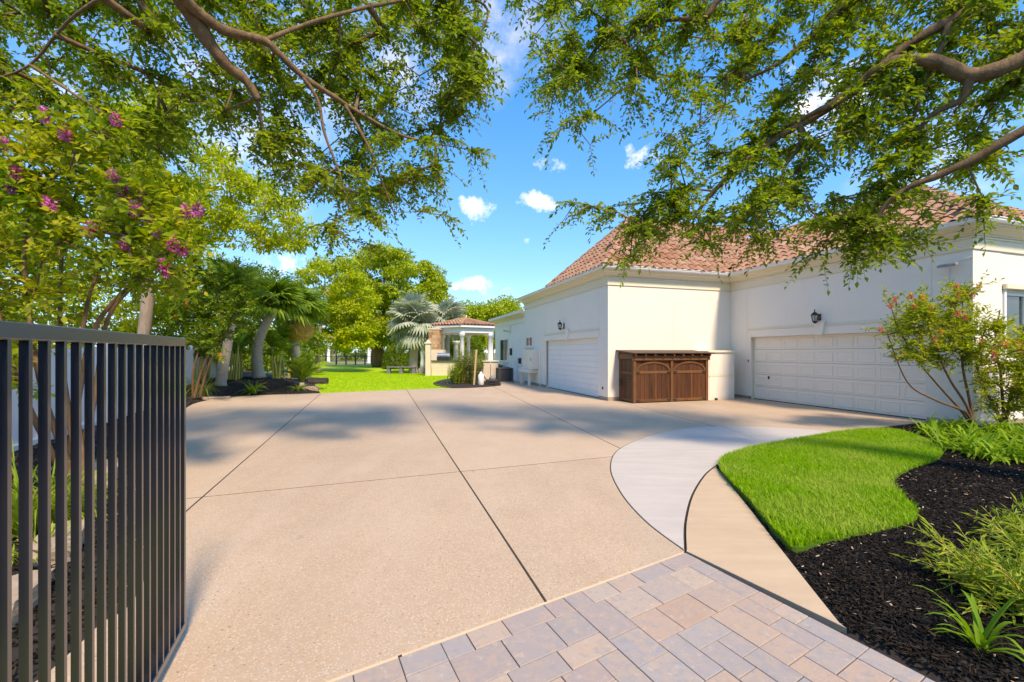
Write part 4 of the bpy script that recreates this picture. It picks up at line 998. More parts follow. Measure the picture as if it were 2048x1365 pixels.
# low grey concrete bench
bc = g(803, 748); bn = empty('bench', bc); tag(bn, 'low grey concrete bench on the far lawn', 'bench')
BG = simple('grey_concrete', (.17, .18, .20), (.12, .13, .15), 6, .8, .3, 40)
MB().box((bc.x, bc.y, .50), (2.15, .50, .10)).build('seat', BG, bn, bevel=.02)
for dx in (-.95, 0, .95):
    m = MB(); m.hexa([(bc.x + dx + a, bc.y + b, 0) for a, b in ((-.16, -.24), (.16, -.24), (.16, .24), (-.16, .24))] + [(bc.x + dx + a, bc.y + b, .449) for a, b in ((-.09, -.2), (.09, -.2), (.09, .2), (-.09, .2))]); m.build('leg', BG, bn, bevel=.015)
# cream service screen by the air conditioners, a push mower and a white bin in front of it
sc_ = empty('service_screen', g(980, 764)); tag(sc_, 'cream two panel masonry screen beside the air conditioners', 'screen'); c = g(981, 763)
for dx in (-.21, .22): MB().box((c.x + dx, c.y + .15, .55), (.40, .25, 1.08)).build('panel', STONE, sc_, bevel=.01)
MB().box((c.x, c.y + .15, 1.13), (.95, .36, .07)).build('cap', TRIM, sc_)
mw = empty('push_mower', g(985, 770)); tag(mw, 'black push lawn mower parked on the mulch island edge', 'mower'); c = g(984, 770.5)
MB().box((c.x, c.y, .20), (.62, .46, .16)).build('deck', IRON, mw, bevel=.04); MB().lathe((c.x + .02, c.y, .28), [(.16, 0), (.17, .08), (.10, .17), (0, .18)], 12).build('engine', simple('engine_grey', (.2, .22, .24)), mw)
for dx, dy in ((-.25, -.24), (.25, -.24), (-.25, .24), (.25, .24)):
    m = MB(); m.tube([(c.x + dx, c.y + dy - .03, .11), (c.x + dx, c.y + dy + .03, .11)], .11, 14); m.build('wheel', IRON, mw)
for dy in (-.18, .18): MB().tube([(c.x - .28, c.y + dy, .26), (c.x - .62, c.y + dy, .75)], .014, 6).build('handle_bar', IRON, mw)
MB().tube([(c.x - .62, c.y - .18, .75), (c.x - .62, c.y + .18, .75)], .016, 6).build('grip', IRON, mw)
wb = empty('garden_sprayer', g(962, 771)); c = g(962, 771); tag(wb, 'white upright garden sprayer tank beside the mower', 'sprayer')
MB().lathe(c, [(.12, 0), (.15, .04), (.15, .48), (.10, .56), (.05, .60), (.05, .66), (0, .67)], 14).build('tank', WHITE, wb, True); MB().tube([c + Vector((0, 0, .64)), c + Vector((0, 0, .80))], .02, 6).build('pump_rod', IRON, wb); MB().bar(c + Vector((-.08, 0, .81)), c + Vector((.08, 0, .81)), .03, .03).build('pump_handle', IRON, wb)

# ================================================================= FENCES, EDGING STONES
VIN = simple('white_vinyl', (.74, .77, .80), (.68, .71, .75), 1.2, .4)
fe = empty('white_fence', (-8, 7.4, 0)); tag(fe, 'tall white vinyl plank fence behind the left planting bed', 'fence')
fa, fb = Vector((-4.9, .6, 0)), Vector((-14.2, 20.5, 0)); fd = (fb - fa); FL_ = fd.length; fd.normalize(); fnn = Vector((fd.y, -fd.x, 0))
n = int(FL_ / .18)
plm = MB(); 
for i in range(n):
    p = fa + fd * (i * .18); z0 = 0; MB().bar(p + fd * .09 + Vector((0, 0, .02)), p + fd * .09 + Vector((0, 0, 1.66)), .172, .03, fnn).build('plank', VIN, fe)
for i in range(int(FL_ / 2.4) + 1):
    p = fa + fd * (i * 2.4) + fnn * .04; MB().bar(p, p + Vector((0, 0, 1.80)), .13, .13, fnn).build('post', VIN, fe); MB().lathe(p + Vector((0, 0, 1.80)), [(.10, 0), (.10, .03), (0, .1)], 4).build('post_cap', VIN, fe)
for z in (.12, 1.66): MB().bar(fa + Vector((0, 0, z)) + fnn * .025, fb + Vector((0, 0, z)) + fnn * .025, .05, .14, (0, 0, 1)).build('rail', VIN, fe)
ff = empty('black_fence', Vector((-20, 58, 0))); tag(ff, 'low black post and rail fence beyond the far lawn', 'fence')
for i, px in enumerate((632, 652, 673, 692, 711, 730, 750)):
    c = Vector(((px - CXP) * 56 / F, 56, 0)); MB().box((c.x, c.y, .62), (.14, .14, 1.25)).build('post', IRON, ff)
a, b = Vector(((628 - CXP) * 56 / F, 56, 0)), Vector(((752 - CXP) * 56 / F, 56, 0))
for z in (.45, 1.05): MB().bar(a + Vector((0, 0, z)), b + Vector((0, 0, z)), .05, .07).build('rail', IRON, ff)
fpz = (672 - CXP) * 55 / F; o = MB().tube([(fpz, 55, 0), (fpz, 55, 4.6)], .07, 6).build('lamp_post', IRON); tag(o, 'thin dark post standing by the black fence', 'post')
EDGE = simple('layered_edging_stone', (.46, .36, .26), (.30, .24, .18), 5, .85, .6, 30, stretch=(2, 2, 14))
def rock(c, sx, sy, sz, rz, lab, seed, mat=EDGE):
    r_ = random.Random(seed); bm = bmesh.new(); bmesh.ops.create_cube(bm, size=1.0); bmesh.ops.subdivide_edges(bm, edges=bm.edges[:], cuts=3, use_grid_fill=True)
    for v in bm.verts:
        p = v.co; f = 1 - .12 * (abs(p.x * 2) ** 4 * abs(p.y * 2) ** 4); v.co = Vector((p.x * sx * f * r_.uniform(.94, 1.05), p.y * sy * f * r_.uniform(.9, 1.06), p.z * sz * r_.uniform(.9, 1.08)))
    me = bpy.data.meshes.new('edging_stone'); bm.to_mesh(me); bm.free(); me.materials.append(mat); o = link('edging_stone', me); o.location = c; o.rotation_euler = (r_.uniform(-.05, .05), r_.uniform(-.05, .05), rz); tag(o, lab, 'stone', 'stones edging the planting beds'); return o
def on_bed(px, py):
    """where the line of sight meets the mounded bed"""
    Y = np.arange(1.5, 40, .03); X = (px - CXP) * Y / F; h = hl(X, Y); h = np.where(h < -.04, -.02, h)
    i = np.argmax(EYE - (py - HZ) * Y / F <= h); return Vector((float(X[i]), float(Y[i]), float(h[i])))
rock(on_bed(120, 1105) + Vector((0, 0, .07)), .62, .26, .15, R(125), 'long flat stone below the grass tufts behind the gate bars', 1)
rock(on_bed(20, 1225) + Vector((0, 0, .06)), .55, .24, .16, R(118), 'flat stone at the left picture edge behind the gate bars', 2)
rock(on_bed(428, 799) + Vector((0, 0, .02)), .95, .35, .14, R(35), 'pale flat stone at the bed corner beside the silvery tuft', 3)
rock(on_bed(622, 780) + Vector((0, 0, .05)), .60, .35, .2, R(10), 'rounded tan stone at the lawn end of the planting mound', 4)
rock(on_bed(206, 960) + Vector((0, 0, .07)), .9, .30, .18, R(125), 'tan edging stone behind the middle gate bars', 5)
# dark earth bank left of the lawn
o = rock(on_bed(636, 769) + Vector((0, 0, .12)), 1.0, .9, .42, R(20), 'dark weathered boulder where the mound meets the lawn', 6, simple('dark_boulder', (.055, .045, .042), (.03, .026, .024), 6, .9, .6, 20))
# ================================================================= VEGETATION TOOLS
rngV = np.random.default_rng(21)
def leaf_arrays(P, D, N, L, W, fold=.25, tipx=.55):
    """one kite-shaped, slightly folded leaf per row"""
    D = nrm(D); Sd = nrm(np.cross(D, N)); Nn = np.cross(Sd, D); L = np.broadcast_to(L, (len(P),))[:, None]; W = np.broadcast_to(W, (len(P),))[:, None]
    m = P + D * L * tipx * .9 + Nn * W * fold
    V = np.stack([P, m + Sd * W / 2, P + D * L - Nn * L * .08, m - Sd * W / 2], 1).reshape(-1, 3)
    return V
def leaf_obj(name, Vs, mat, parent):
    V = np.concatenate(Vs, 0); n = len(V) // 4; i = np.arange(n)[:, None] * 4
    Fc = np.concatenate([i + np.array([[0, 1, 2]]), i + np.array([[0, 2, 3]])], 0)
    return np_mesh(name, V, Fc, mat, parent, False, 3)
UP = np.array([0, 0, 1.0])
def sprays(A, D, length, k, L, W, droop, rng, jit=.35, opp=False):
    """leafy twigs: returns leaf vertices and twig stations"""
    n = len(A); D = nrm(D); length = np.broadcast_to(length, (n,))
    t = (np.arange(k) + .8) / k; tt = t[None, :, None]
    pos = A[:, None] + D[:, None] * (length[:, None, None] * tt) - UP * (droop * length[:, None, None] * tt ** 2)
    tan = nrm(D[:, None] - UP * (2 * droop * tt)); side = np.cross(tan, UP + rng.normal(0, .35, (n, 1, 3))); side = nrm(side)
    sg = np.where(np.arange(k) % 2 == 0, 1.0, -1.0)[None, :, None]
    ld = nrm(tan * .55 + side * sg * .95 + rng.normal(0, jit, (n, k, 3))); ld[:, -1] = nrm(tan[:, -1] + rng.normal(0, .2, (n, 3)))
    nn = UP + rng.normal(0, .45, (n, k, 3)); sc = .65 + .6 * rng.random((n, k))
    V = leaf_arrays(pos.reshape(-1, 3), ld.reshape(-1, 3), nn.reshape(-1, 3), (L * sc).ravel(), (W * sc * (.85 + .3 * rng.random((n, k)))).ravel())
    ts = np.linspace(0, 1, 5)[None, :, None]; st = A[:, None] + D[:, None] * (length[:, None, None] * ts) - UP * (droop * length[:, None, None] * ts ** 2)
    return V, st
def twig_obj(name, st, r0, r1, mat, parent):
    """three-sided thin tubes through stations (n,m,3)"""
    n, m, _ = st.shape; tan = nrm(np.gradient(st, axis=1)); x = nrm(np.cross(tan, np.array([.3, .5, .81]))); y = np.cross(tan, x)
    r = np.linspace(r0, r1, m)[None, :, None]; V = np.stack([st + (x * math.cos(a) + y * math.sin(a)) * r for a in (0, 2.094, 4.189)], 2)
    b = np.arange(n)[:, None, None] * (m * 3) + np.arange(m - 1)[None, :, None] * 3; k = np.arange(3)[None, None, :]; k2 = (k + 1) % 3
    Fc = np.stack([b + k, b + k2, b + k2 + 3, b + k + 3], -1).reshape(-1, 4)
    return np_mesh(name, V.reshape(-1, 3), Fc, mat, parent, True)
class Skel:
    """branch skeleton: nodes joined to parents; thickness from the number of tips carried"""
    def __init__(s): s.P = []; s.par = []
    def add(s, p, par): s.P.append(np.array(p, float)); s.par.append(par); return len(s.P) - 1
    def path(s, pts, par=-1):
        for p in pts: par = s.add(p, par)
        return par
    def grow(s, targets, rng, step=.35, sag=.10, wander=.12):
        T = np.array(targets); P = np.array(s.P)
        d0 = np.min(np.linalg.norm(T[:, None] - P[None], axis=2), 1); tips = []
        for i in np.argsort(d0):
            P = np.array(s.P); d = np.linalg.norm(P - T[i], axis=1); j = int(np.argmin(d)); L = d[j]; n = max(1, int(L / step)); a = P[j]; par = j
            off = rng.normal(0, wander * L, 3)
            for q in range(1, n + 1):
                t = q / n; p = a + (T[i] - a) * t + off * math.sin(math.pi * t) * .6 + UP * (sag * L * math.sin(math.pi * t)); par = s.add(p, par)
            tips.append(par)
        return tips
    def tubes(s, tips, rtip, expo, mat, parent, name='branches', start=0, rmax=9):
        n = len(s.P); cnt = np.zeros(n)
        for t in tips: cnt[t] += 1
        for i in range(n - 1, -1, -1):
            if s.par[i] >= 0: cnt[s.par[i]] += cnt[i]
        r = np.minimum(rtip * np.maximum(cnt, 1) ** expo, rmax); P = np.array(s.P); idx = [i for i in range(start, n) if s.par[i] >= 0]
        if not idx: return None
        a = P[[s.par[i] for i in idx]]; b = P[idx]; rb = r[idx]; ra = np.minimum(r[[s.par[i] for i in idx]], rb * 1.6)
        d = nrm(b - a); a = a - d * ra[:, None] * .3; x = nrm(np.cross(d, np.array([.37, .51, .77]))); y = np.cross(d, x); V = []; K = 6
        for (c, rr) in ((a, ra), (b, rb)):
            for k in range(K): an = 2 * math.pi * k / K; V.append(c + (x * math.cos(an) + y * math.sin(an)) * rr[:, None])
        V = np.stack(V, 1); q = np.arange(len(idx))[:, None] * (2 * K); F_ = np.concatenate([q + np.array([[k, (k + 1) % K, K + (k + 1) % K, K + k]]) for k in range(K)], 0)
        return np_mesh(name, V.reshape(-1, 3), F_, mat, parent, True)
def limb(pts, r0, r1, mat, parent, name, seed=0, n=12, sub=6):
    """thick knobbly limb along a smoothed line"""
    ps = smooth_line(pts, sub); m = len(ps); rg = random.Random(seed); mb = MB()
    rad = [(r0 + (r1 - r0) * (i / (m - 1))) * (1 + .06 * math.sin(i * 1.3 + seed) + rg.uniform(-.05, .05)) for i in range(m)]
    mb.tube(ps, rad, n)
    for i_ in range(len(mb.v)):      # ridged bark
        c_ = ps[min(i_ // n, m - 1)]; v_ = Vector(mb.v[i_]); mb.v[i_] = tuple(c_ + (v_ - c_) * rg.uniform(.90, 1.10))
    o = mb.build(name, mat, parent, True); return ps
def sample_px(poly, n, rng, holes=()):
    P = np.array(poly, float); lo, hi = P.min(0), P.max(0); out = np.zeros((0, 2))
    while len(out) < n:
        q = rng.random((n * 2, 2)) * (hi - lo) + lo; m = inpoly(q[:, 0], q[:, 1], poly)
        for (hx, hy, hr_) in holes: m &= (np.hypot(q[:, 0] - hx, q[:, 1] - hy) > hr_)
        out = np.concatenate([out, q[m]])
    return out[:n]
def to3(pq, Y): return np.stack([(pq[:, 0] - CXP) * Y / F, Y, EYE + (HZ - pq[:, 1]) * Y / F], 1)

# leaf colours
OAK = leafmat('oak_leaf', [(0.0, (.085, .175, .016)), (.4, (.145, .255, .022)), (.75, (.23, .335, .03)), (1.0, (.38, .43, .05))], .52, .55, .25, (1.25, 1.3, .55))
FEATH = leafmat('feathery_leaf', [(0.0, (.22, .33, .016)), (.5, (.38, .48, .024)), (1.0, (.55, .60, .05))], .45)
BIGT = leafmat('big_tree_leaf', [(0.0, (.14, .25, .014)), (.45, (.30, .42, .022)), (1.0, (.50, .56, .05))], .42)
DARKL = leafmat('dark_leaf', [(0.0, (.065, .155, .016)), (.6, (.14, .25, .022)), (1.0, (.26, .36, .035))], .40)
MYRT = leafmat('myrtle_leaf', [(0.0, (.12, .24, .015)), (.5, (.25, .38, .02)), (.85, (.42, .50, .04)), (1.0, (.58, .48, .07))], .50)
PALMG = leafmat('palm_green', [(0.0, (.075, .17, .022)), (.6, (.15, .28, .03)), (1.0, (.28, .39, .045))], .38)
PALMY = leafmat('palm_dry', [(0.0, (.58, .40, .07)), (.6, (.70, .48, .13)), (1.0, (.52, .32, .13))], .4)
PALMB_ = leafmat('palm_silver', [(0.0, (.30, .37, .26)), (.6, (.42, .48, .36)), (1.0, (.54, .58, .42))], .25, tmul=(1.1, 1.1, .9))
LIME = leafmat('lime_leaf', [(0.0, (.13, .27, .02)), (.5, (.24, .38, .03)), (1.0, (.38, .46, .06))], .4)
FERN = leafmat('ground_fern', [(0.0, (.09, .24, .015)), (.5, (.18, .36, .02)), (1.0, (.30, .46, .04))], .4)
SAGE = leafmat('sage_leaf', [(0.0, (.16, .24, .06)), (.6, (.26, .34, .10)), (1.0, (.38, .42, .10))], .35)
AIRY = leafmat('perennial_leaf', [(0.0, (.15, .27, .03)), (.6, (.28, .42, .05)), (1.0, (.46, .52, .07))], .4)
PINKF = leafmat('pink_flower', [(0.0, (.80, .10, .38)), (.6, (.88, .22, .52)), (1.0, (.75, .28, .68))], .3, tmul=(1.1, .9, 1.1))
CORAL = leafmat('coral_flower', [(0.0, (.88, .20, .17)), (.6, (.92, .36, .30)), (1.0, (.9, .45, .15))], .3, tmul=(1.1, .9, .9))
ORANGE = leafmat('orange_flower', [(0.0, (.85, .33, .03)), (1.0, (.9, .45, .05))], .3)
CANE = simple('yellow_cane', (.50, .42, .07), (.38, .36, .08), 9, .5, .2, 60)

# ================================================================= OVERHEAD TREES
def overhead(name, label, trunk, limbs, poly, holes, nclump, Yfun, seed, per, k, L, W, extra=()):
    T = empty(name, (trunk[0][0], trunk[0][1], 0)); tag(T, label, 'tree'); rng = np.random.default_rng(seed); sk = Skel()
    limb(trunk, trunk_r[name][0], trunk_r[name][1], BARK, T, 'trunk', seed, 14)
    for j, (pts, r0, r1, nm) in enumerate(limbs):
        ps = limb([Vector(p) for p in pts], r0, r1, BARK, T, nm, seed + j)
        sk.path([tuple(p) for p in ps[2::3]])
    nl = len(sk.P)
    pq = sample_px(poly, nclump, rng, holes); Y = Yfun(pq, rng); C = to3(pq, Y)
    for (px, py, Yd) in extra: C = np.concatenate([C, np.array([tuple(at(px, py, Yd))])])
    tips = sk.grow(C, rng, .30, .08, .14); tag(sk.tubes(tips, .006, .42, BARK, T, 'branches', nl, .05), kind='stuff')
    P = np.array(sk.P); par = np.array(sk.par)
    # twigs leave the tips and the last stretch of every branch
    A, D = [], []
    for tp in tips:
        d = P[tp] - P[par[tp]] if par[tp] >= 0 else UP
        for q in range(per):
            node = tp
            for _ in range(int(rng.integers(0, 3))):
                if par[node] >= nl: node = par[node]
            v = nrm(d + 0.0) * .6 + rng.normal(0, .75, 3); v[2] = v[2] * .55 - .12; A.append(P[node]); D.append(v)
    A = np.array(A); D = np.array(D); n = len(A); ln = rng.uniform(.22, .50, n)
    V, st = sprays(A, D, ln, k, L, W, .35, rng)
    tag(leaf_obj('crown', [V], OAK, T), kind='stuff'); tag(twig_obj('twigs', st, .0042, .0016, STEM, T), kind='stuff')
    return T
trunk_r = {'oak_tree': (.42, .28), 'elm_tree': (.38, .24)}
aT = lambda *q: at(*q)
# right tree: trunk outside the right picture edge
tr = [Vector((7.6, 3.6, -.05)), Vector((7.55, 3.65, 1.4)), Vector((7.35, 3.8, 2.9)), Vector((7.1, 4.0, 4.0))]
R1 = [tr[-1] - Vector((0, 0, .25)), at(2160, 60, 4.7), at(2048, 118, 4.9), at(1945, 152, 5.1), at(1880, 126, 5.25), at(1800, 122, 5.4), at(1740, 150, 5.6), at(1650, 222, 5.9), at(1560, 272, 6.1), at(1480, 332, 6.3), at(1420, 392, 6.5), at(1385, 440, 6.6)]
R2 = [tr[-1], at(2150, -110, 5.0), at(2000, -15, 5.2), at(1900, 42, 5.4), at(1800, 100, 5.6), at(1700, 190, 5.75), at(1630, 225, 5.85), at(1560, 262, 6.2), at(1470, 300, 6.5)]
R3 = [tr[-2], at(2180, 215, 4.5), at(2048, 262, 4.7), at(1960, 312, 4.9), at(1880, 350, 5.1), at(1820, 374, 5.25), at(1772, 410, 5.4), at(1745, 455, 5.5)]
R4 = [at(2000, -15, 5.2), at(1850, -70, 5.6), at(1720, -12, 5.9), at(1600, 92, 6.2), at(1550, 132, 6.4), at(1480, 165, 6.6)]
R5 = [at(1850, -70, 5.6), at(1640, -120, 5.8), at(1500, -60, 6.0), at(1436, 0, 6.1), at(1405, 38, 6.2), at(1335, 42, 6.4), at(1240, 90, 6.6)]
R6 = [at(1940, 155, 5.1), at(1922, 200, 5.2), at(1865, 230, 5.4), at(1810, 290, 5.6), at(1760, 340, 5.7)]
R7 = [at(1600, 250, 6.0), at(1600, 290, 6.05), at(1572, 330, 6.1), at(1562, 360, 6.15)]
R8 = [at(1900, 42, 5.4), at(1875, 110, 5.35), at(1840, 200, 5.5), at(1810, 280, 5.6)]
limbsR = [(R1, .105, .024, 'limb'), (R2, .085, .018, 'limb'), (R3, .068, .022, 'limb'), (R4, .075, .018, 'limb'), (R5, .08, .015, 'limb'), (R6, .05, .012, 'limb'), (R7, .04, .012, 'limb'), (R8, .04, .012, 'limb')]
polyR = [(1035, -90), (1045, 120), (1080, 225), (1130, 235), (1175, 265), (1200, 200), (1300, 230), (1330, 300), (1235, 385), (1165, 420), (1215, 470), (1300, 500), (1400, 470), (1500, 470), (1580, 440), (1690, 480), (1760, 500), (1800, 440), (1880, 425), (1960, 385), (1960, 300), (2100, 230), (2100, -90)]
holesR = [(1270, 290, 55), (1660, 190, 34), (1590, 210, 22), (1860, 60, 34), (1760, 85, 24), (1960, 225, 40), (1480, 250, 34), (1700, 330, 30), (1420, 330, 26), (1860, 395, 24), (1560, 410, 24), (1320, 140, 22), (1440, 100, 18), (1980, 90, 26)]
yR = lambda pq, rng: 6.5 - (pq[:, 0] - 1050) / 1000 * 1.3 + rng.uniform(-.25, 1.5, len(pq))
overhead('oak_tree', 'large oak limbs reaching in over the right garage roof', tr, limbsR, polyR, holesR, 400, yR, 31, 9, 15, .087, .042,
         [(1110, 262, 6.4), (1180, 290, 6.3), (1150, 405, 6.4), (1128, 440, 6.4), (1760, 515, 5.5), (1640, 505, 5.9), (1880, 440, 5.2), (1965, 395, 5.0), (1240, 500, 6.5), (1260, 515, 6.4), (1420, 485, 6.3)] + [(1235 + 31 * i, 425 + (i * 37) % 70, 6.2 + (i * 7 % 5) * .12) for i in range(12)] + [(1610 + 26 * i, 400 + (i * 41) % 85, 5.5 + (i * 7 % 5) * .1) for i in range(10)])
# left tree: trunk behind the gate, left of the camera
tl = [Vector((-4.3, 1.0, -.05)), Vector((-4.25, 1.1, 1.6)), Vector((-4.1, 1.5, 3.2)), Vector((-3.9, 2.2, 4.4))]
L1 = [tl[-1] - Vector((0, 0, .2)), at(300, -150, 3.8), at(352, -25, 4.5), at(400, 58, 4.8), at(450, 128, 5.05), at(490, 160, 5.2), at(517, 200, 5.3)]
L2 = [at(360, -10, 4.5), at(400, 28, 4.7), at(452, 62, 4.9), at(528, 82, 5.1), at(556, 106, 5.2), at(602, 150, 5.4), at(662, 190, 5.6), at(722, 228, 5.8), at(800, 270, 6.0), at(880, 290, 6.2)]
L3 = [at(602, 150, 5.4), at(635, 200, 5.5), at(650, 270, 5.6), at(680, 350, 5.7), at(700, 430, 5.8)]
L4 = [at(528, 82, 5.1), at(640, 40, 5.4), at(760, 10, 5.7), at(900, -10, 6.0), at(975, 20, 6.2), at(945, 100, 6.25), at(925, 180, 6.3)]
L5 = [at(352, -25, 4.5), at(240, -20, 4.6), at(140, 40, 4.8), at(60, 130, 5.0), at(-20, 160, 5.0)]
L6 = [at(690, 210, 5.7), at(740, 300, 5.8), at(770, 380, 5.9), at(790, 430, 6.0)]
L7 = [at(60, 130, 5.0), at(150, 190, 5.1), at(240, 250, 5.3), at(330, 300, 5.5)]
limbsL = [(L1, .125, .038, 'limb'), (L2, .062, .015, 'limb'), (L3, .026, .009, 'limb'), (L4, .028, .009, 'limb'), (L5, .022, .010, 'limb'), (L6, .022, .009, 'limb'), (L7, .018, .009, 'limb')]
polyL = [(-70, -90), (985, -90), (975, 110), (945, 190), (905, 275), (860, 300), (850, 380), (780, 400), (730, 455), (680, 455), (640, 400), (570, 360), (520, 290), (460, 240), (400, 235), (350, 320), (280, 315), (210, 280), (120, 290), (40, 250), (-70, 280)]
holesL = [(345, 110, 52), (110, 75, 30), (390, 250, 38), (230, 80, 20), (270, 200, 30), (430, 40, 16), (760, 120, 16), (560, 30, 20), (860, 210, 18), (600, 260, 20), (70, 190, 18), (180, 150, 22), (470, 300, 24)]
yL = lambda pq, rng: 5.2 + np.abs(pq[:, 0] - 250) / 750 * 1.0 + rng.uniform(-.25, 1.5, len(pq))
overhead('elm_tree', 'overhanging tree with a thick forked limb crossing the upper left', tl, limbsL, polyL, holesL, 385, yL, 47, 9, 15, .085, .041,
         [(880, 430, 6.2), (870, 330, 6.2), (700, 480, 5.9), (740, 490, 5.9), (660, 450, 5.8), (545, 380, 5.7), (975, 190, 6.3), (940, 300, 6.3)])

# ================================================================= GARDEN AND BACKGROUND TREES
def tree(name, label, base, tpts, r0, r1, poly, Yc, dY, nclump, rcl, per, L, W, lmat, bark, seed, group=None, flat=.65, holes=(), cat='tree', crownname='crown', rmax=.5):
    T = empty(name, base); tag(T, label, cat, group); rng = np.random.default_rng(seed); sk = Skel()
    ps = limb([Vector(p) for p in tpts], r0, r1, bark, T, 'trunk', seed, 10, 4); sk.path([tuple(p) for p in ps[1:]]); nl = len(sk.P)
    pq = sample_px(poly, nclump, rng, holes); Y = Yc + rng.uniform(-1, 1, nclump) * dY; C = to3(pq, Y)
    tips = sk.grow(C, rng, max(.5, rcl * .8), .05, .12); tag(sk.tubes(tips, max(.008, rcl * .02), .45, bark, T, 'branches', nl, rmax), kind='stuff')
    n = nclump * per; c = np.repeat(C, per, 0); d = nrm(rng.normal(0, 1, (n, 3))); rad = rcl * np.repeat(rng.uniform(.6, 1.25, nclump), per) * rng.random(n) ** .45
    off = d * rad[:, None]; off[:, 2] *= flat; P = c + off; D = nrm(d * .8 + rng.normal(0, .6, (n, 3)) - UP * .25); N = nrm(UP * .9 + d * .5 + rng.normal(0, .5, (n, 3))); s_ = .6 + .8 * rng.random(n)
    leaf_obj(crownname, [leaf_arrays(P, D, N, L * s_, W * s_)], lmat, T); return T
def gl0(px, Y): return Vector(((px - CXP) * Y / F, Y, 0))
# big spreading tree beyond the lawn
b0 = gl0(757, 46)
tree('spreading_tree', 'big rounded yellow green tree standing beyond the lawn', b0, [b0, b0 + Vector((-.1, 0, 2)), b0 + Vector((-.6, 0, 4)), b0 + Vector((-.8, 0, 6.5))], .75, .45,
     [(690, 560), (700, 520), (735, 492), (790, 500), (840, 520), (880, 545), (898, 590), (895, 640), (860, 650), (850, 690), (800, 700), (770, 690), (700, 690), (665, 660), (660, 600)], 46, 4.5, 270, 1.0, 150, .34, .16, BIGT, BARK, 5, flat=.45, holes=[(760, 570, 12), (830, 615, 10)])
b0 = gl0(636, 33)
tree('young_shade_tree', 'slim trunked bright green tree at the lawn edge', b0, [b0, b0 + Vector((.05, 0, 1.2)), b0 + Vector((.1, 0, 2.6)), b0 + Vector((.3, 0, 4.2))], .20, .10,
     [(575, 590), (600, 545), (640, 520), (690, 515), (720, 545), (745, 600), (752, 650), (735, 690), (690, 700), (640, 680), (610, 690), (585, 650)], 35, 2.5, 170, .75, 120, .26, .12, FEATH, BARKL, 6, flat=.42, holes=[(655, 690, 14)])
# tall feathery tree at left
b0 = Vector((-12.2, 13.6, 0)); b0.z = 0
tree('feathery_tree', 'tall loose yellow green tree rising behind the pink flowering shrub', b0, [b0, at(292, 640, 13.6), at(296, 520, 13.7), at(304, 380, 13.9)], .20, .11,
     [(190, 300), (230, 230), (300, 175), (380, 200), (420, 280), (480, 330), (545, 375), (610, 410), (640, 455), (600, 490), (560, 500), (520, 520), (450, 470), (400, 480), (330, 500), (240, 480), (190, 420)], 14.2, 1.6, 260, .45, 105, .15, .062, FEATH, BARKL, 7, flat=.45, holes=[(350, 330, 28), (430, 400, 22), (250, 340, 22), (500, 430, 20), (395, 250, 25), (300, 440, 20), (560, 450, 14)])
# trees behind the fence
for i, (px, Y, poly, lab, mt_, sd) in enumerate([
    (60, 17, [(-430, 480), (-380, 380), (-220, 320), (-60, 330), (40, 350), (120, 380), (180, 460), (190, 560), (180, 680), (100, 720), (-430, 720)], 'broad green tree behind the white fence at far left', BIGT, 8),
    (330, 21, [(180, 520), (240, 470), (330, 480), (420, 500), (470, 560), (480, 640), (460, 720), (300, 730), (180, 720)], 'dense green tree behind the fence beside the palms', FEATH, 9),
    (500, 30, [(420, 560), (470, 530), (540, 545), (600, 560), (640, 600), (640, 700), (560, 735), (430, 735)], 'dark evergreen mass behind the palm trunks', DARKL, 10)]):
    b0 = gl0(px, Y); tree('garden_tree', lab, b0, [b0, b0 + Vector((.1, 0, 1.2)), b0 + Vector((0, .1, 2.6))], .22, .14, poly, Y, 1.8, 210 if px == 60 else 130, .8, 120, .21, .10, mt_, BARK, sd, 'trees behind the white fence')
for i, (px, Y, poly, lab, sd) in enumerate([
    (930, 60, [(900, 640), (905, 618), (930, 608), (960, 620), (968, 650), (960, 700), (905, 700)], 'round green tree behind the gazebo roof', 11),
    (985, 64, [(955, 640), (965, 615), (985, 612), (1005, 605), (1005, 690), (960, 690)], 'green tree between gazebo and low wing', 12),
    (1020, 70, [(1000, 620), (1008, 602), (1030, 600), (1042, 612), (1042, 690), (1000, 690)], 'green treetop just above the low wing roof', 13),
    (690, 90, [(560, 690), (600, 672), (680, 680), (740, 672), (770, 690), (770, 722), (560, 722)], 'long far green tree row beyond the fields', 14),
    (885, 75, [(840, 670), (860, 640), (890, 650), (905, 680), (905, 728), (840, 728)], 'green tree behind the orange stone fireplace', 15),
    (480, 60, [(380, 690), (430, 660), (520, 655), (600, 670), (630, 690), (630, 728), (380, 728)], 'far green thicket left of the lawn', 16)]):
    b0 = gl0(px, Y); tree('distant_tree', lab, b0, [b0, b0 + Vector((0, 0, 1.5)), b0 + Vector((.2, 0, 3))], .25, .15, poly, Y, 4, 70, 1.6, 110, .42, .22, BIGT if sd != 14 else DARKL, BARK, sd, 'distant trees along the horizon')
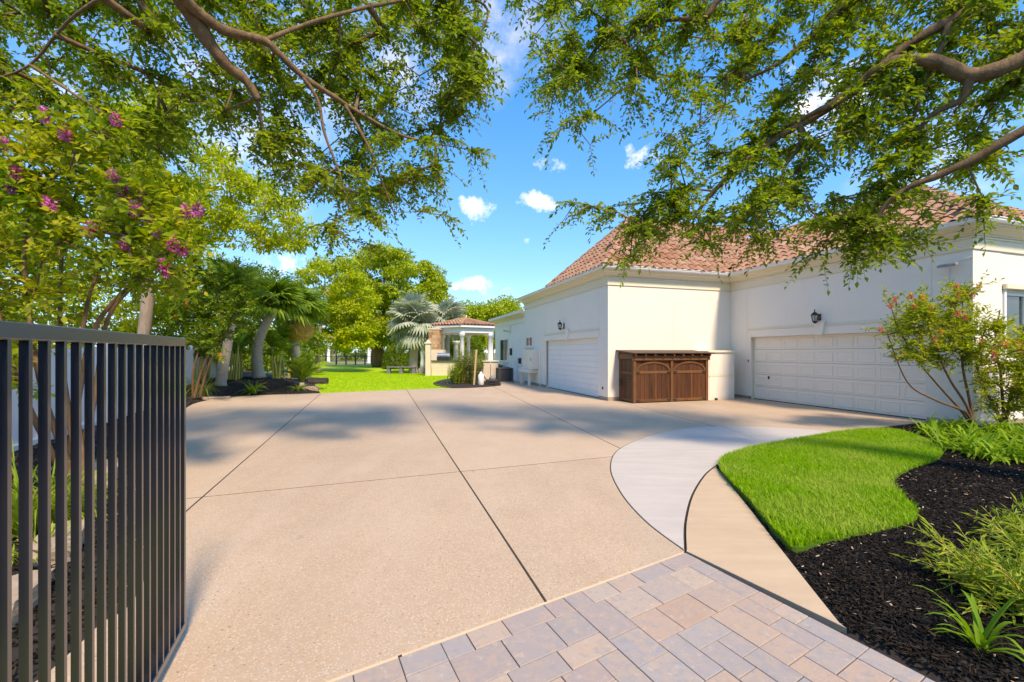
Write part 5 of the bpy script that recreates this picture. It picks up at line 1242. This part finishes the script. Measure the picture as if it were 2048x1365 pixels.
# clipped green mounds near the bench, leafy shrubs by the gazebo
for (px, Y, w_, h_, lab, sd) in ((790, 41, 2.3, 2.3, 'clipped dark green shrub mound behind the bench', 3), (828, 43, 2.0, 2.2, 'clipped shrub mound beside the silvery palm trunk', 4), (905, 40, 1.6, 2.6, 'leafy shrub inside the gazebo view', 5), (950, 40, 1.9, 3.0, 'leafy shrub behind the right gazebo columns', 6)):
    b0 = gl0(px, Y); T = empty('garden_shrub', b0); tag(T, lab, 'shrub', 'shrubs around the gazebo'); rng = np.random.default_rng(sd); n = 5200
    d = nrm(rng.normal(0, 1, (n, 3))); d[:, 2] = np.abs(d[:, 2]); rad = (.72 + .28 * rng.random(n))[:, None]; bump_ = 1 + .14 * np.sin(d[:, :1] * 9 + sd) * np.cos(d[:, 1:2] * 8); P = np.array(b0) + d * rad * bump_ * np.array([w_ / 2, w_ / 2, h_])
    leaf_obj('foliage', [leaf_arrays(P, nrm(d + rng.normal(0, .6, (n, 3))), nrm(d + rng.normal(0, .5, (n, 3))), .16, .08)], DARKL if sd != 5 else BIGT, T); MB().tube([b0, b0 + Vector((0, 0, h_ * .7))], .06, 6).build('stem', BARK, T)

# ================================================================= PALMS
def fan_mesh(Lp, Rf, nseg, mat, nm, droop=.35, span=250):
    """petiole along +x then a folded fan of tapering segments"""
    mb = MB(); mb.tube([(0, 0, 0), (Lp * .5, 0, Lp * .03), (Lp, 0, 0)], [.022, .016, .012], 5)
    for i in range(nseg):
        a = R(-span / 2 + span * i / (nseg - 1)); c, s_ = math.cos(a), math.sin(a); w_ = Rf * .085; Ls = Rf * (.8 + .2 * math.cos(a * .6)); N = len(mb.v)
        for (t, ww, z) in ((0.02, .25, 0), (.45, 1.0, .02), (.75, .7, -.05 - droop * .25), (1.0, .04, -.12 - droop * .75)):
            x, y = c * Ls * t, s_ * Ls * t; fold = .02 * (1 if i % 2 else -1)
            mb.v += [(Lp + x - s_ * w_ * ww, y + c * w_ * ww, z * Ls + fold), (Lp + x + s_ * w_ * ww, y - c * w_ * ww, z * Ls - fold)]
        for t in range(3): b = N + t * 2; mb.f.append((b, b + 1, b + 3, b + 2))
    return mb.mesh(nm, mat)
def feather_mesh(L, n, mat, nm, arc=.55, lf=.32, wl=.028):
    mb = MB(); pts = []
    for i in range(9): t = i / 8; pts.append(Vector((L * t * (1 - .18 * t), 0, L * (.30 * t - arc * t * t))))
    mb.tube(pts, [.018 * (1 - .8 * i / 8) + .003 for i in range(9)], 5)
    for i in range(n):
        t = .14 + .86 * i / (n - 1); p = Vector((L * t * (1 - .18 * t), 0, L * (.30 * t - arc * t * t))); ll = L * lf * (math.sin(math.pi * min(1, .12 + t * .88)) ** .6 + .15)
        for s_ in (-1, 1):
            d = Vector((.62, s_ * .75, .22)).normalized(); e = p + d * ll + Vector((0, 0, -ll * .28)); m = p + d * ll * .5 + Vector((0, 0, .01)); wv = Vector((.8, -s_ * .5, 0)) * wl
            mb.add([p - wv * .4, p + wv * .4, m + wv, e, m - wv], [(0, 1, 2, 4), (4, 2, 3)])
    return mb.mesh(nm, mat)
def palm(label, base, tpts, r0, r1, crown, fronds, n, el0, el1, seed, name='palm_tree', group=None, bark=PALMB, scale=1.0, dead=None, ndead=0, cat='palm'):
    T = empty(name, base); tag(T, label, cat, group); rg = random.Random(seed)
    if tpts:
        ps = smooth_line([Vector(p) for p in tpts], 6); m = len(ps); mb = MB()
        rad = [(r0 + (r1 - r0) * (i / (m - 1)) ** .6) * (1.03 if i % 2 else .97) for i in range(m)]; rad[0] *= 1.2; mb.tube(ps, rad, 12); mb.build('trunk', bark, T, True)
    inv_ = wmat(T).inverted(); crown = Vector(crown)
    for i in range(n + ndead):
        dd = i >= n; me = (dead if dd else fronds[i % len(fronds)]); t = i / max(1, n - 1)
        el = rg.uniform(-75, -50) if dd else el0 + (el1 - el0) * t + rg.uniform(-9, 9); az = i * 137.5 + rg.uniform(-12, 12)
        o = link('dry_frond' if dd else 'frond', me, T, False); sc = scale * rg.uniform(.85, 1.12)
        o.matrix_basis = inv_ @ Matrix.Translation(crown) @ Matrix.Rotation(R(az), 4, 'Z') @ Matrix.Rotation(R(-el), 4, 'Y') @ Matrix.Rotation(rg.uniform(-.3, .3), 4, 'X') @ Matrix.Scale(sc, 4)
    return T
FG = [fan_mesh(.75, .85, 22, PALMG, 'frond'), fan_mesh(.6, .95, 20, PALMG, 'frond', .5)]
FS = [fan_mesh(1.0, 1.15, 24, PALMB_, 'frond', .35), fan_mesh(.85, 1.05, 22, PALMB_, 'frond', .5)]
FD = fan_mesh(.7, .8, 18, PALMY, 'dry_frond', .6, 170)
PF = [feather_mesh(1.9, 26, PALMG, 'frond'), feather_mesh(1.6, 24, PALMG, 'frond', .7)]
YF = [feather_mesh(1.3, 22, LIME, 'frond', .5), feather_mesh(1.1, 20, PALMG, 'frond', .75)]
def bedp(px, py): return on_bed(px, py)
p = bedp(519, 757); Yp = p.y
palm('palm with a smooth pale trunk bending right and a dark fan crown', p, [p, at(514, 715, Yp), at(519, 680, Yp), at(534, 645, Yp), at(548, 622, Yp)], .27, .17, at(549, 612, Yp), FG, 34, 80, -8, 1, group='palms on the planting mound', scale=.98 * Yp / 21, dead=FD, ndead=0)
p2 = Vector((at(592, 700, Yp + 3).x, Yp + 3, .3))
palm('shorter fan palm with a skirt of yellow dry fronds', p2, [p2, at(592, 690, Yp + 3), at(594, 640, Yp + 3)], .22, .17, at(594, 622, Yp + 3), FG, 26, 80, -15, 2, group='palms on the planting mound', scale=1.1 * Yp / 21, dead=FD, ndead=20)
p3 = bedp(441, 771); Y3 = p3.y
palm('palm with a pale grey ringed trunk nearest the driveway', p3, [p3, at(447, 735, Y3), at(455, 690, Y3), at(463, 640, Y3), at(468, 600, Y3)], .21, .14, at(469, 592, Y3), PF, 26, 75, -25, 3, group='palms on the planting mound', scale=.85)
p4 = Vector((at(478, 720, Y3 + 4).x, Y3 + 4, .35))
palm('palm with a tan trunk just behind the grey ringed one', p4, [p4, at(474, 690, Y3 + 4), at(470, 650, Y3 + 4), at(480, 600, Y3 + 4)], .19, .15, at(482, 590, Y3 + 4), PF, 20, 75, -20, 4, group='palms on the planting mound', scale=.95, bark=BARKL)
p5 = gl0(826, 32.5)
palm('silvery blue fan palm standing beside the bench', p5, [p5, at(827, 715, 32.5), at(831, 680, 32.5), at(830, 655, 32.5)], .36, .28, at(829, 648, 32.5), FS, 40, 80, -48, 5, group='silvery fan palms', scale=1.12)
p6 = gl0(893, 38)
palm('silvery fan palm half hidden behind the gazebo roof', p6, [p6, at(893, 690, 38), at(893, 650, 38)], .3, .26, at(893, 645, 38), FS, 26, 80, -35, 6, group='silvery fan palms', scale=1.15)
UF = [feather_mesh(1.7, 26, LIME, 'frond', .30, .26), feather_mesh(1.5, 24, PALMG, 'frond', .38, .26)]
p7 = bedp(604, 778)
palm('young green feather palm at the lawn end of the mound', p7, [p7, p7 + Vector((0, 0, .25))], .13, .09, p7 + Vector((0, 0, .25)), UF, 18, 80, 35, 7, 'young_palm', 'young palms', PALMB, .85)
for j, (px, py, nc, hh, lab) in enumerate([(386, 765, 4, 1.3, 'yellow cane palm clump at the left of the mound'), (410, 762, 5, 1.5, 'yellow cane clump left of the grey ringed trunk'), (466, 760, 5, 1.7, 'lime cane clump between the two leaning trunks'), (487, 757, 5, 1.5, 'lime cane clump right behind the dark gap'),
                                           (545, 757, 4, 1.4, 'yellow cane clump just right of the smooth palm trunk'), (562, 757, 5, 1.9, 'tall yellow cane clump below the dry palm skirt'), (583, 757, 5, 1.6, 'arching yellow cane clump next to the young palm')]):
    p = bedp(px, py); T = empty('cane_palm', p); tag(T, lab, 'palm', 'yellow cane palms on the mound'); rg = random.Random(70 + j); inv_ = wmat(T).inverted()
    for c in range(nc):
        q = p + Vector((rg.uniform(-.28, .28), rg.uniform(-.25, .25), -.02)); h = hh * rg.uniform(.65, 1.1); tp = q + Vector((rg.uniform(-.18, .18), rg.uniform(-.1, .1), h)); MB().tube([q, q.lerp(tp, .5) + Vector((rg.uniform(-.04, .04), 0, 0)), tp], [.045, .038, .030], 7).build('cane', CANE, T)
        for f_ in range(5):
            o = link('frond', YF[rg.random() < .4], T, False); o.matrix_basis = inv_ @ Matrix.Translation(tp) @ Matrix.Rotation(rg.uniform(0, 6.3), 4, 'Z') @ Matrix.Rotation(R(-rg.uniform(20, 75)), 4, 'Y') @ Matrix.Scale(rg.uniform(.5, .8), 4)

# ================================================================= FLOWERING SHRUBS
def flowering(name, label, cat, base, stems, poly, holes, Yc, dY, ncl, per, k, L, W, lmat, seed, flowers, fmat, fsz, r0=.035, group=None, droop=.15, sl=(.18, .42)):
    T = empty(name, base); tag(T, label, cat, group); rng = np.random.default_rng(seed); sk = Skel()
    for j, pts in enumerate(stems):
        ps = smooth_line([Vector(p) for p in pts], 6); m = len(ps); mb = MB(); mb.tube(ps, [r0 * (1 - .72 * i / (m - 1)) for i in range(m)], 8); mb.build('stem', STEM, T, True); sk.path([tuple(p) for p in ps[m // 3::2]])
    nl = len(sk.P); pq = sample_px(poly, ncl, rng, holes); C = to3(pq, Yc + rng.uniform(-1, 1, ncl) * dY)
    FP = np.array([tuple(at(a, b, Yc - rng.uniform(.7, 1.1) * dY)) for a, b in flowers]) if flowers else np.zeros((0, 3))
    tips = sk.grow(np.concatenate([C, FP]), rng, .22, .06, .15); tag(sk.tubes(tips, .0045, .42, STEM, T, 'branches', nl, r0 * .6), kind='stuff'); P = np.array(sk.P); par = np.array(sk.par)
    A, D = [], []
    for tp in tips:
        d = P[tp] - P[par[tp]]
        for q in range(per): v = nrm(d) * .7 + rng.normal(0, .7, 3); v[2] += .25; A.append(P[tp] if q % 2 else P[par[tp]]); D.append(v)
    A = np.array(A); D = np.array(D); V, st = sprays(A, D, rng.uniform(*sl, len(A)), k, L, W, droop, rng); tag(leaf_obj('leaves', [V], lmat, T), kind='stuff'); tag(twig_obj('twigs', st, .003, .0012, STEM, T), kind='stuff')
    for f in FP:
        n = 90; d = nrm(rng.normal(0, 1, (n, 3))); q = f + d * (rng.random(n) ** .5)[:, None] * fsz * np.array([.55, .55, 1.0]); leaf_obj('flower', [leaf_arrays(q, nrm(d + rng.normal(0, .5, (n, 3))), nrm(rng.normal(0, 1, (n, 3))), fsz * .42, fsz * .32)], fmat, T)
    return T
bm_ = Vector((-4.75, 4.75, .05))
ST = [[bm_ + Vector((-.1 * i, .05 * i, 0)), *[at(a, b, y) for a, b, y in q]] for i, q in enumerate([
    [(150, 780, 4.9), (165, 660, 5.0), (190, 560, 5.2), (245, 480, 5.3)], [(130, 780, 4.9), (120, 640, 5.0), (128, 480, 5.1), (170, 330, 5.2)], [(90, 800, 4.8), (60, 640, 4.8), (50, 480, 4.9), (90, 320, 5.0)],
    [(190, 790, 4.9), (215, 640, 5.2), (270, 570, 5.4), (330, 520, 5.6)], [(60, 820, 4.7), (10, 680, 4.6), (-20, 520, 4.6), (0, 380, 4.8)], [(175, 700, 5.0), (230, 600, 5.3), (300, 540, 5.5), (350, 470, 5.7)]])]
flowering('crape_myrtle', 'large shrub with pink flower clusters rising behind the gate', 'shrub', bm_, ST,
          [(-90, 260), (0, 240), (100, 225), (200, 240), (260, 300), (310, 380), (380, 420), (385, 520), (350, 600), (300, 655), (200, 660), (100, 700), (60, 780), (-90, 800)], [(90, 250, 18), (40, 420, 14), (205, 330, 20), (110, 595, 14), (165, 610, 12), (215, 625, 10), (290, 480, 14), (200, 625, 38), (100, 645, 40), (290, 605, 34), (150, 560, 22), (30, 640, 26), (240, 560, 20)], 5.0, .55, 200, 4, 10, .105, .055, MYRT, 61,
          [(130, 268), (232, 238), (88, 230), (24, 372), (30, 346), (100, 412), (92, 405), (245, 380), (285, 395), (290, 440), (182, 460), (270, 418), (345, 487), (335, 540), (312, 460), (395, 420), (374, 421), (8, 290), (228, 355), (250, 488), (325, 533), (365, 500)], PINKF, .078, .034)
b2_ = on_bed(388, 800)
flowering('garden_shrub', 'dark leaved shrub with a few orange blooms leaning over the bed', 'shrub', b2_, [[b2_, at(402, 745, b2_.y), at(425, 690, b2_.y), at(440, 640, b2_.y), at(432, 560, b2_.y)], [b2_ + Vector((-.1, .1, 0)), at(386, 745, b2_.y), at(395, 700, b2_.y), at(380, 640, b2_.y)], [b2_ + Vector((.1, .1, 0)), at(418, 730, b2_.y), at(455, 660, b2_.y), at(480, 610, b2_.y)]],
          [(340, 560), (370, 520), (420, 510), (480, 530), (520, 580), (510, 640), (470, 680), (400, 700), (350, 690), (330, 640)], [], b2_.y, .8, 110, 5, 10, .15, .075, DARKL, 62, [(373, 611), (345, 632), (352, 630), (440, 712)], ORANGE, .08, .045)
def right_shrub(px, py, stems, poly, seed, lab, fl, n=70):
    p = Vector(((px - CXP) * 8.55 / F, 8.55, .02)); flowering('flowering_shrub', lab, 'shrub', p, [[p] + [at(a, b, y) for a, b, y in q] for q in stems], poly, [], 8.5, .45, n, 5, 9, .085, .036, MYRT, seed, fl, CORAL, .060, .030, 'coral flowered shrubs by the house corner', .05, (.15, .34))
right_shrub(1950, 855, [[(1925, 825, 8.5), (1880, 775, 8.45), (1830, 715, 8.4), (1795, 655, 8.4)], [(1935, 815, 8.5), (1900, 760, 8.5), (1868, 690, 8.45), (1845, 620, 8.4)], [(1940, 805, 8.5), (1925, 730, 8.5), (1925, 660, 8.45), (1925, 585, 8.4)], [(1930, 825, 8.4), (1870, 800, 8.3), (1815, 765, 8.25), (1775, 670, 8.2)]],
            [(1770, 670), (1790, 640), (1840, 600), (1870, 620), (1920, 575), (1950, 600), (1960, 690), (1940, 740), (1880, 730), (1830, 715), (1790, 720)], 63, 'shrub with coral flower tips leaning left over the garage door', [(1782, 612), (1790, 600), (1822, 592), (1843, 594), (1848, 602), (1828, 614), (1862, 616), (1912, 572), (1916, 590), (1945, 590), (1958, 572), (1762, 660), (1916, 628), (1930, 635), (1882, 665), (1870, 682), (1988, 715), (1965, 685)], 150)
right_shrub(2010, 858, [[(1990, 815, 8.5), (1965, 770, 8.5), (1955, 720, 8.5), (1975, 640, 8.5)], [(2005, 800, 8.5), (2000, 740, 8.5), (1990, 690, 8.45), (2000, 620, 8.4)], [(2020, 800, 8.5), (2045, 740, 8.5), (2070, 690, 8.5), (2085, 640, 8.5)]],
            [(1940, 690), (1970, 640), (2010, 640), (2060, 650), (2110, 680), (2110, 830), (2040, 835), (1970, 830), (1950, 780)], 64, 'bushy coral flowered shrub under the front window', [(1995, 660), (2010, 690), (1985, 705), (2035, 690), (2040, 700)], 150)

# ================================================================= LOW PLANTS
def strap(L, W, up, droop, fold=.3, seg=6):
    """arching leaf along +x, rising first and then drooping"""
    mb = MB()
    for i in range(seg + 1):
        t = i / seg; x = L * t * .80; z = L * (up * t - droop * t * t); w_ = W * (math.sin(math.pi * (.12 + .88 * t)) ** .7 if t < 1 else 0) / 2 + (.0006)
        mb.v += [(x, -w_, z + w_ * fold), (x, 0, z), (x, w_, z + w_ * fold)]
    for i in range(seg): a = i * 3; mb.f += [(a, a + 1, a + 4, a + 3), (a + 1, a + 2, a + 5, a + 4)]
    return mb
def tuft(name, label, cat, p, n, L, W, mat, seed, group=None, separate=False, upr=(.5, 1.5), drp=(.4, 1.2), rad=.03):
    T = empty(name, p); tag(T, label, cat, group); rg = random.Random(seed); inv_ = wmat(T).inverted(); allm = MB()
    for i in range(n):
        sb_ = strap(L * rg.uniform(.6, 1.1), W * rg.uniform(.75, 1.15), rg.uniform(*upr), rg.uniform(*drp)); az = i * 2.4 + rg.uniform(-.4, .4)
        m_ = Matrix.Translation(Vector(p) + Vector((rg.uniform(-rad, rad), rg.uniform(-rad, rad), 0))) @ Matrix.Rotation(az, 4, 'Z')
        if separate: o = link('leaf', sb_.mesh('leaf', mat, True), T, False); o.matrix_basis = inv_ @ m_
        else: allm.add([m_ @ Vector(v) for v in sb_.v], sb_.f)
    if not separate: allm.build('leaves', mat, T, True)
    return T
pz = lambda px, py: g(px, py, .03)
tuft('daylily', 'single bright green strap leaved lily in the near mulch', 'lily', pz(1962, 1305), 24, .36, .020, FERN, 1, None, True, (.9, 2.1), (.5, 1.3))
rg0 = random.Random(12); i = 0
gcl = [(1860, 872), (1885, 884), (1910, 870), (1935, 892), (1900, 900), (1960, 878), (1975, 905), (1950, 912), (2000, 890), (2010, 915), (2030, 900), (2045, 880), (2040, 925), (1985, 868), (2020, 868), (1925, 862), (1875, 862), (2060, 905), (2075, 880), (1990, 922), (1945, 895), (2070, 925)]
rank = ['leftmost', 'second', 'third', 'fourth', 'fifth', 'sixth', 'seventh', 'eighth', 'ninth', 'tenth', 'eleventh', 'twelfth', 'thirteenth', 'fourteenth', 'fifteenth', 'sixteenth', 'seventeenth', 'eighteenth', 'nineteenth', 'twentieth', 'twenty-first', 'rightmost']
for i, (px, py) in enumerate(sorted(gcl)):
    tuft('ground_cover_plant', 'low lime green arching plant massed under the coral flowered shrubs', 'plant', pz(px, py), 46, .42, .034, FERN, 100 + i, 'lime ground cover under the shrubs', False, (.6, 1.7), (.5, 1.5), .12)
# soft feathery perennials at lower right
def airy(label, p, nst, hgt, seed, L=.085, W=.015, spread=.8):
    T = empty('feathery_perennial', p); tag(T, label, 'plant', 'feathery perennials in the near mulch'); rng = np.random.default_rng(seed); A = np.repeat(np.array([tuple(p)]), nst, 0) + rng.normal(0, .03, (nst, 3)) * np.array([1, 1, 0])
    D = nrm(np.stack([rng.normal(0, spread, nst), rng.normal(0, spread, nst), np.full(nst, .9)], 1)); ln = hgt * rng.uniform(.6, 1.1, nst); V, st = sprays(A, D, ln, 14, L, W, .22, rng, .40); Vs = [V]; ST_ = [st]
    for q in range(3):
        t = rng.uniform(.35, .8, nst); a = st[np.arange(nst), (t * 4).astype(int)]; d = nrm(D + rng.normal(0, .6, (nst, 3))); V, s2 = sprays(a, d, ln * .45, 8, L, W, .2, rng, .40); Vs.append(V); ST_.append(s2)
    leaf_obj('leaves', Vs, AIRY, T); twig_obj('stems', np.concatenate(ST_), .0035, .0015, CANE, T)
airy('feathery yellow green perennial spreading over the mulch, largest one', pz(1985, 1190), 26, .46, 1)
airy('feathery perennial cut by the right edge, above the lily', pz(2065, 1235), 22, .50, 2)
airy('feathery perennial farther back at the right picture edge', pz(2075, 1090), 18, .48, 3)
airy('small sprig of feathery perennial beside the strap leaved lily', pz(2062, 1120), 10, .42, 4)
# tufts left
tuft('agave_tuft', 'spiky lime tuft at the driveway edge below the leaning palm', 'tuft', on_bed(506, 789), 60, .72, .045, LIME, 5, 'tufts along the planting mound', False, (.5, 1.6), (.4, 1.2), .08)
tuft('grass_tuft', 'silvery green grassy tuft beside the pale corner stone', 'tuft', on_bed(405, 792), 110, .95, .03, SAGE, 6, 'tufts along the planting mound', False, (.6, 1.6), (.5, 1.3), .15)
tuft('grass_tuft', 'small lime tuft at the foot of the young palm', 'tuft', on_bed(598, 780), 40, .5, .04, LIME, 7, 'tufts along the planting mound', False, (.4, 1.2), (.4, 1.1), .1)
for j, (px, py, n, L, lab) in enumerate(((40, 1070, 170, .62, 'yellow green grass clump by the left edge behind the gate'), (95, 1055, 150, .58, 'grass clump behind the third and fourth gate bars'), (150, 1040, 150, .55, 'grass clump behind the gate left of the dark gap'), (75, 1125, 60, .28, 'small grass sprig between the two flat stones'))):
    tuft('grass_tuft', lab, 'tuft', on_bed(px, py), n, L, .012, LIME, 20 + j, 'grass clumps behind the gate', False, (.8, 1.9), (.4, 1.2), .10)
# bushy upright shrubs with a timber stake on the mulch island
for (px, py, hh, n, mt_, lab, sd) in ((912, 769, 1.0, 420, LIME, 'bright leafy shrub at the left of the mulch island', 1), (930, 768, 1.75, 900, SAGE, 'upright olive green shrub tied to a timber stake', 2), (948, 768, 1.6, 600, SAGE, 'brownish upright shrub right of the timber stake', 3)):
    p = g(px, py); T = empty('upright_shrub', p); tag(T, lab, 'shrub', 'staked shrubs on the mulch island'); rng = np.random.default_rng(sd); A = np.repeat(np.array([tuple(p)]), n // 12, 0) + rng.normal(0, .16, (n // 12, 3)) * np.array([1, 1, 0]); D = nrm(np.stack([rng.normal(0, .16, n // 12), rng.normal(0, .16, n // 12), np.ones(n // 12)], 1))
    V, st_ = sprays(A, D, hh * rng.uniform(.6, 1.05, n // 12), 40, .13, .04, .03, rng, .4); leaf_obj('leaves', [V], mt_, T); twig_obj('stems', st_, .012, .004, STEM, T)
p = g(948, 771); o = MB().bar(p, p + Vector((.12, 0, 1.75)), .09, .05, (0, 1, 0)).build('timber_stake', m_wood('pale_stake', (.5, .36, .2), (.42, .3, .16), (.55, .42, .26)), None, bevel=.005); tag(o, 'pale timber stake leaning in front of the olive shrub', 'stake')

# tall foliage bank added behind the camera, unseen, as a dark reflection for the gate paint
hb = Vector((0, -9.5, 0)); T = empty('added_hedge', hb); tag(T, 'tall dark foliage bank added out of view for the gate to reflect', 'added_hedge'); rng = np.random.default_rng(77); n = 16000
P = np.stack([rng.uniform(-16, 16, n), -9.5 + rng.uniform(-.6, .6, n), rng.uniform(0, 4.0, n)], 1); P[:, 2] *= .92 + .08 * np.sin(P[:, 0] * 1.7)
d = nrm(np.stack([rng.normal(0, .5, n), rng.uniform(-.2, 1, n), rng.normal(.2, .5, n)], 1)); leaf_obj('foliage', [leaf_arrays(P, nrm(rng.normal(0, 1, (n, 3))), d, .34, .24)], simple('added_hedge_leaf', (.012, .02, .012), (.02, .03, .016), 9, .8), T); MB().box((0, -9.9, 1.85), (32, .4, 3.7)).build('core', simple('added_hedge_core', (.02, .035, .012)), T)
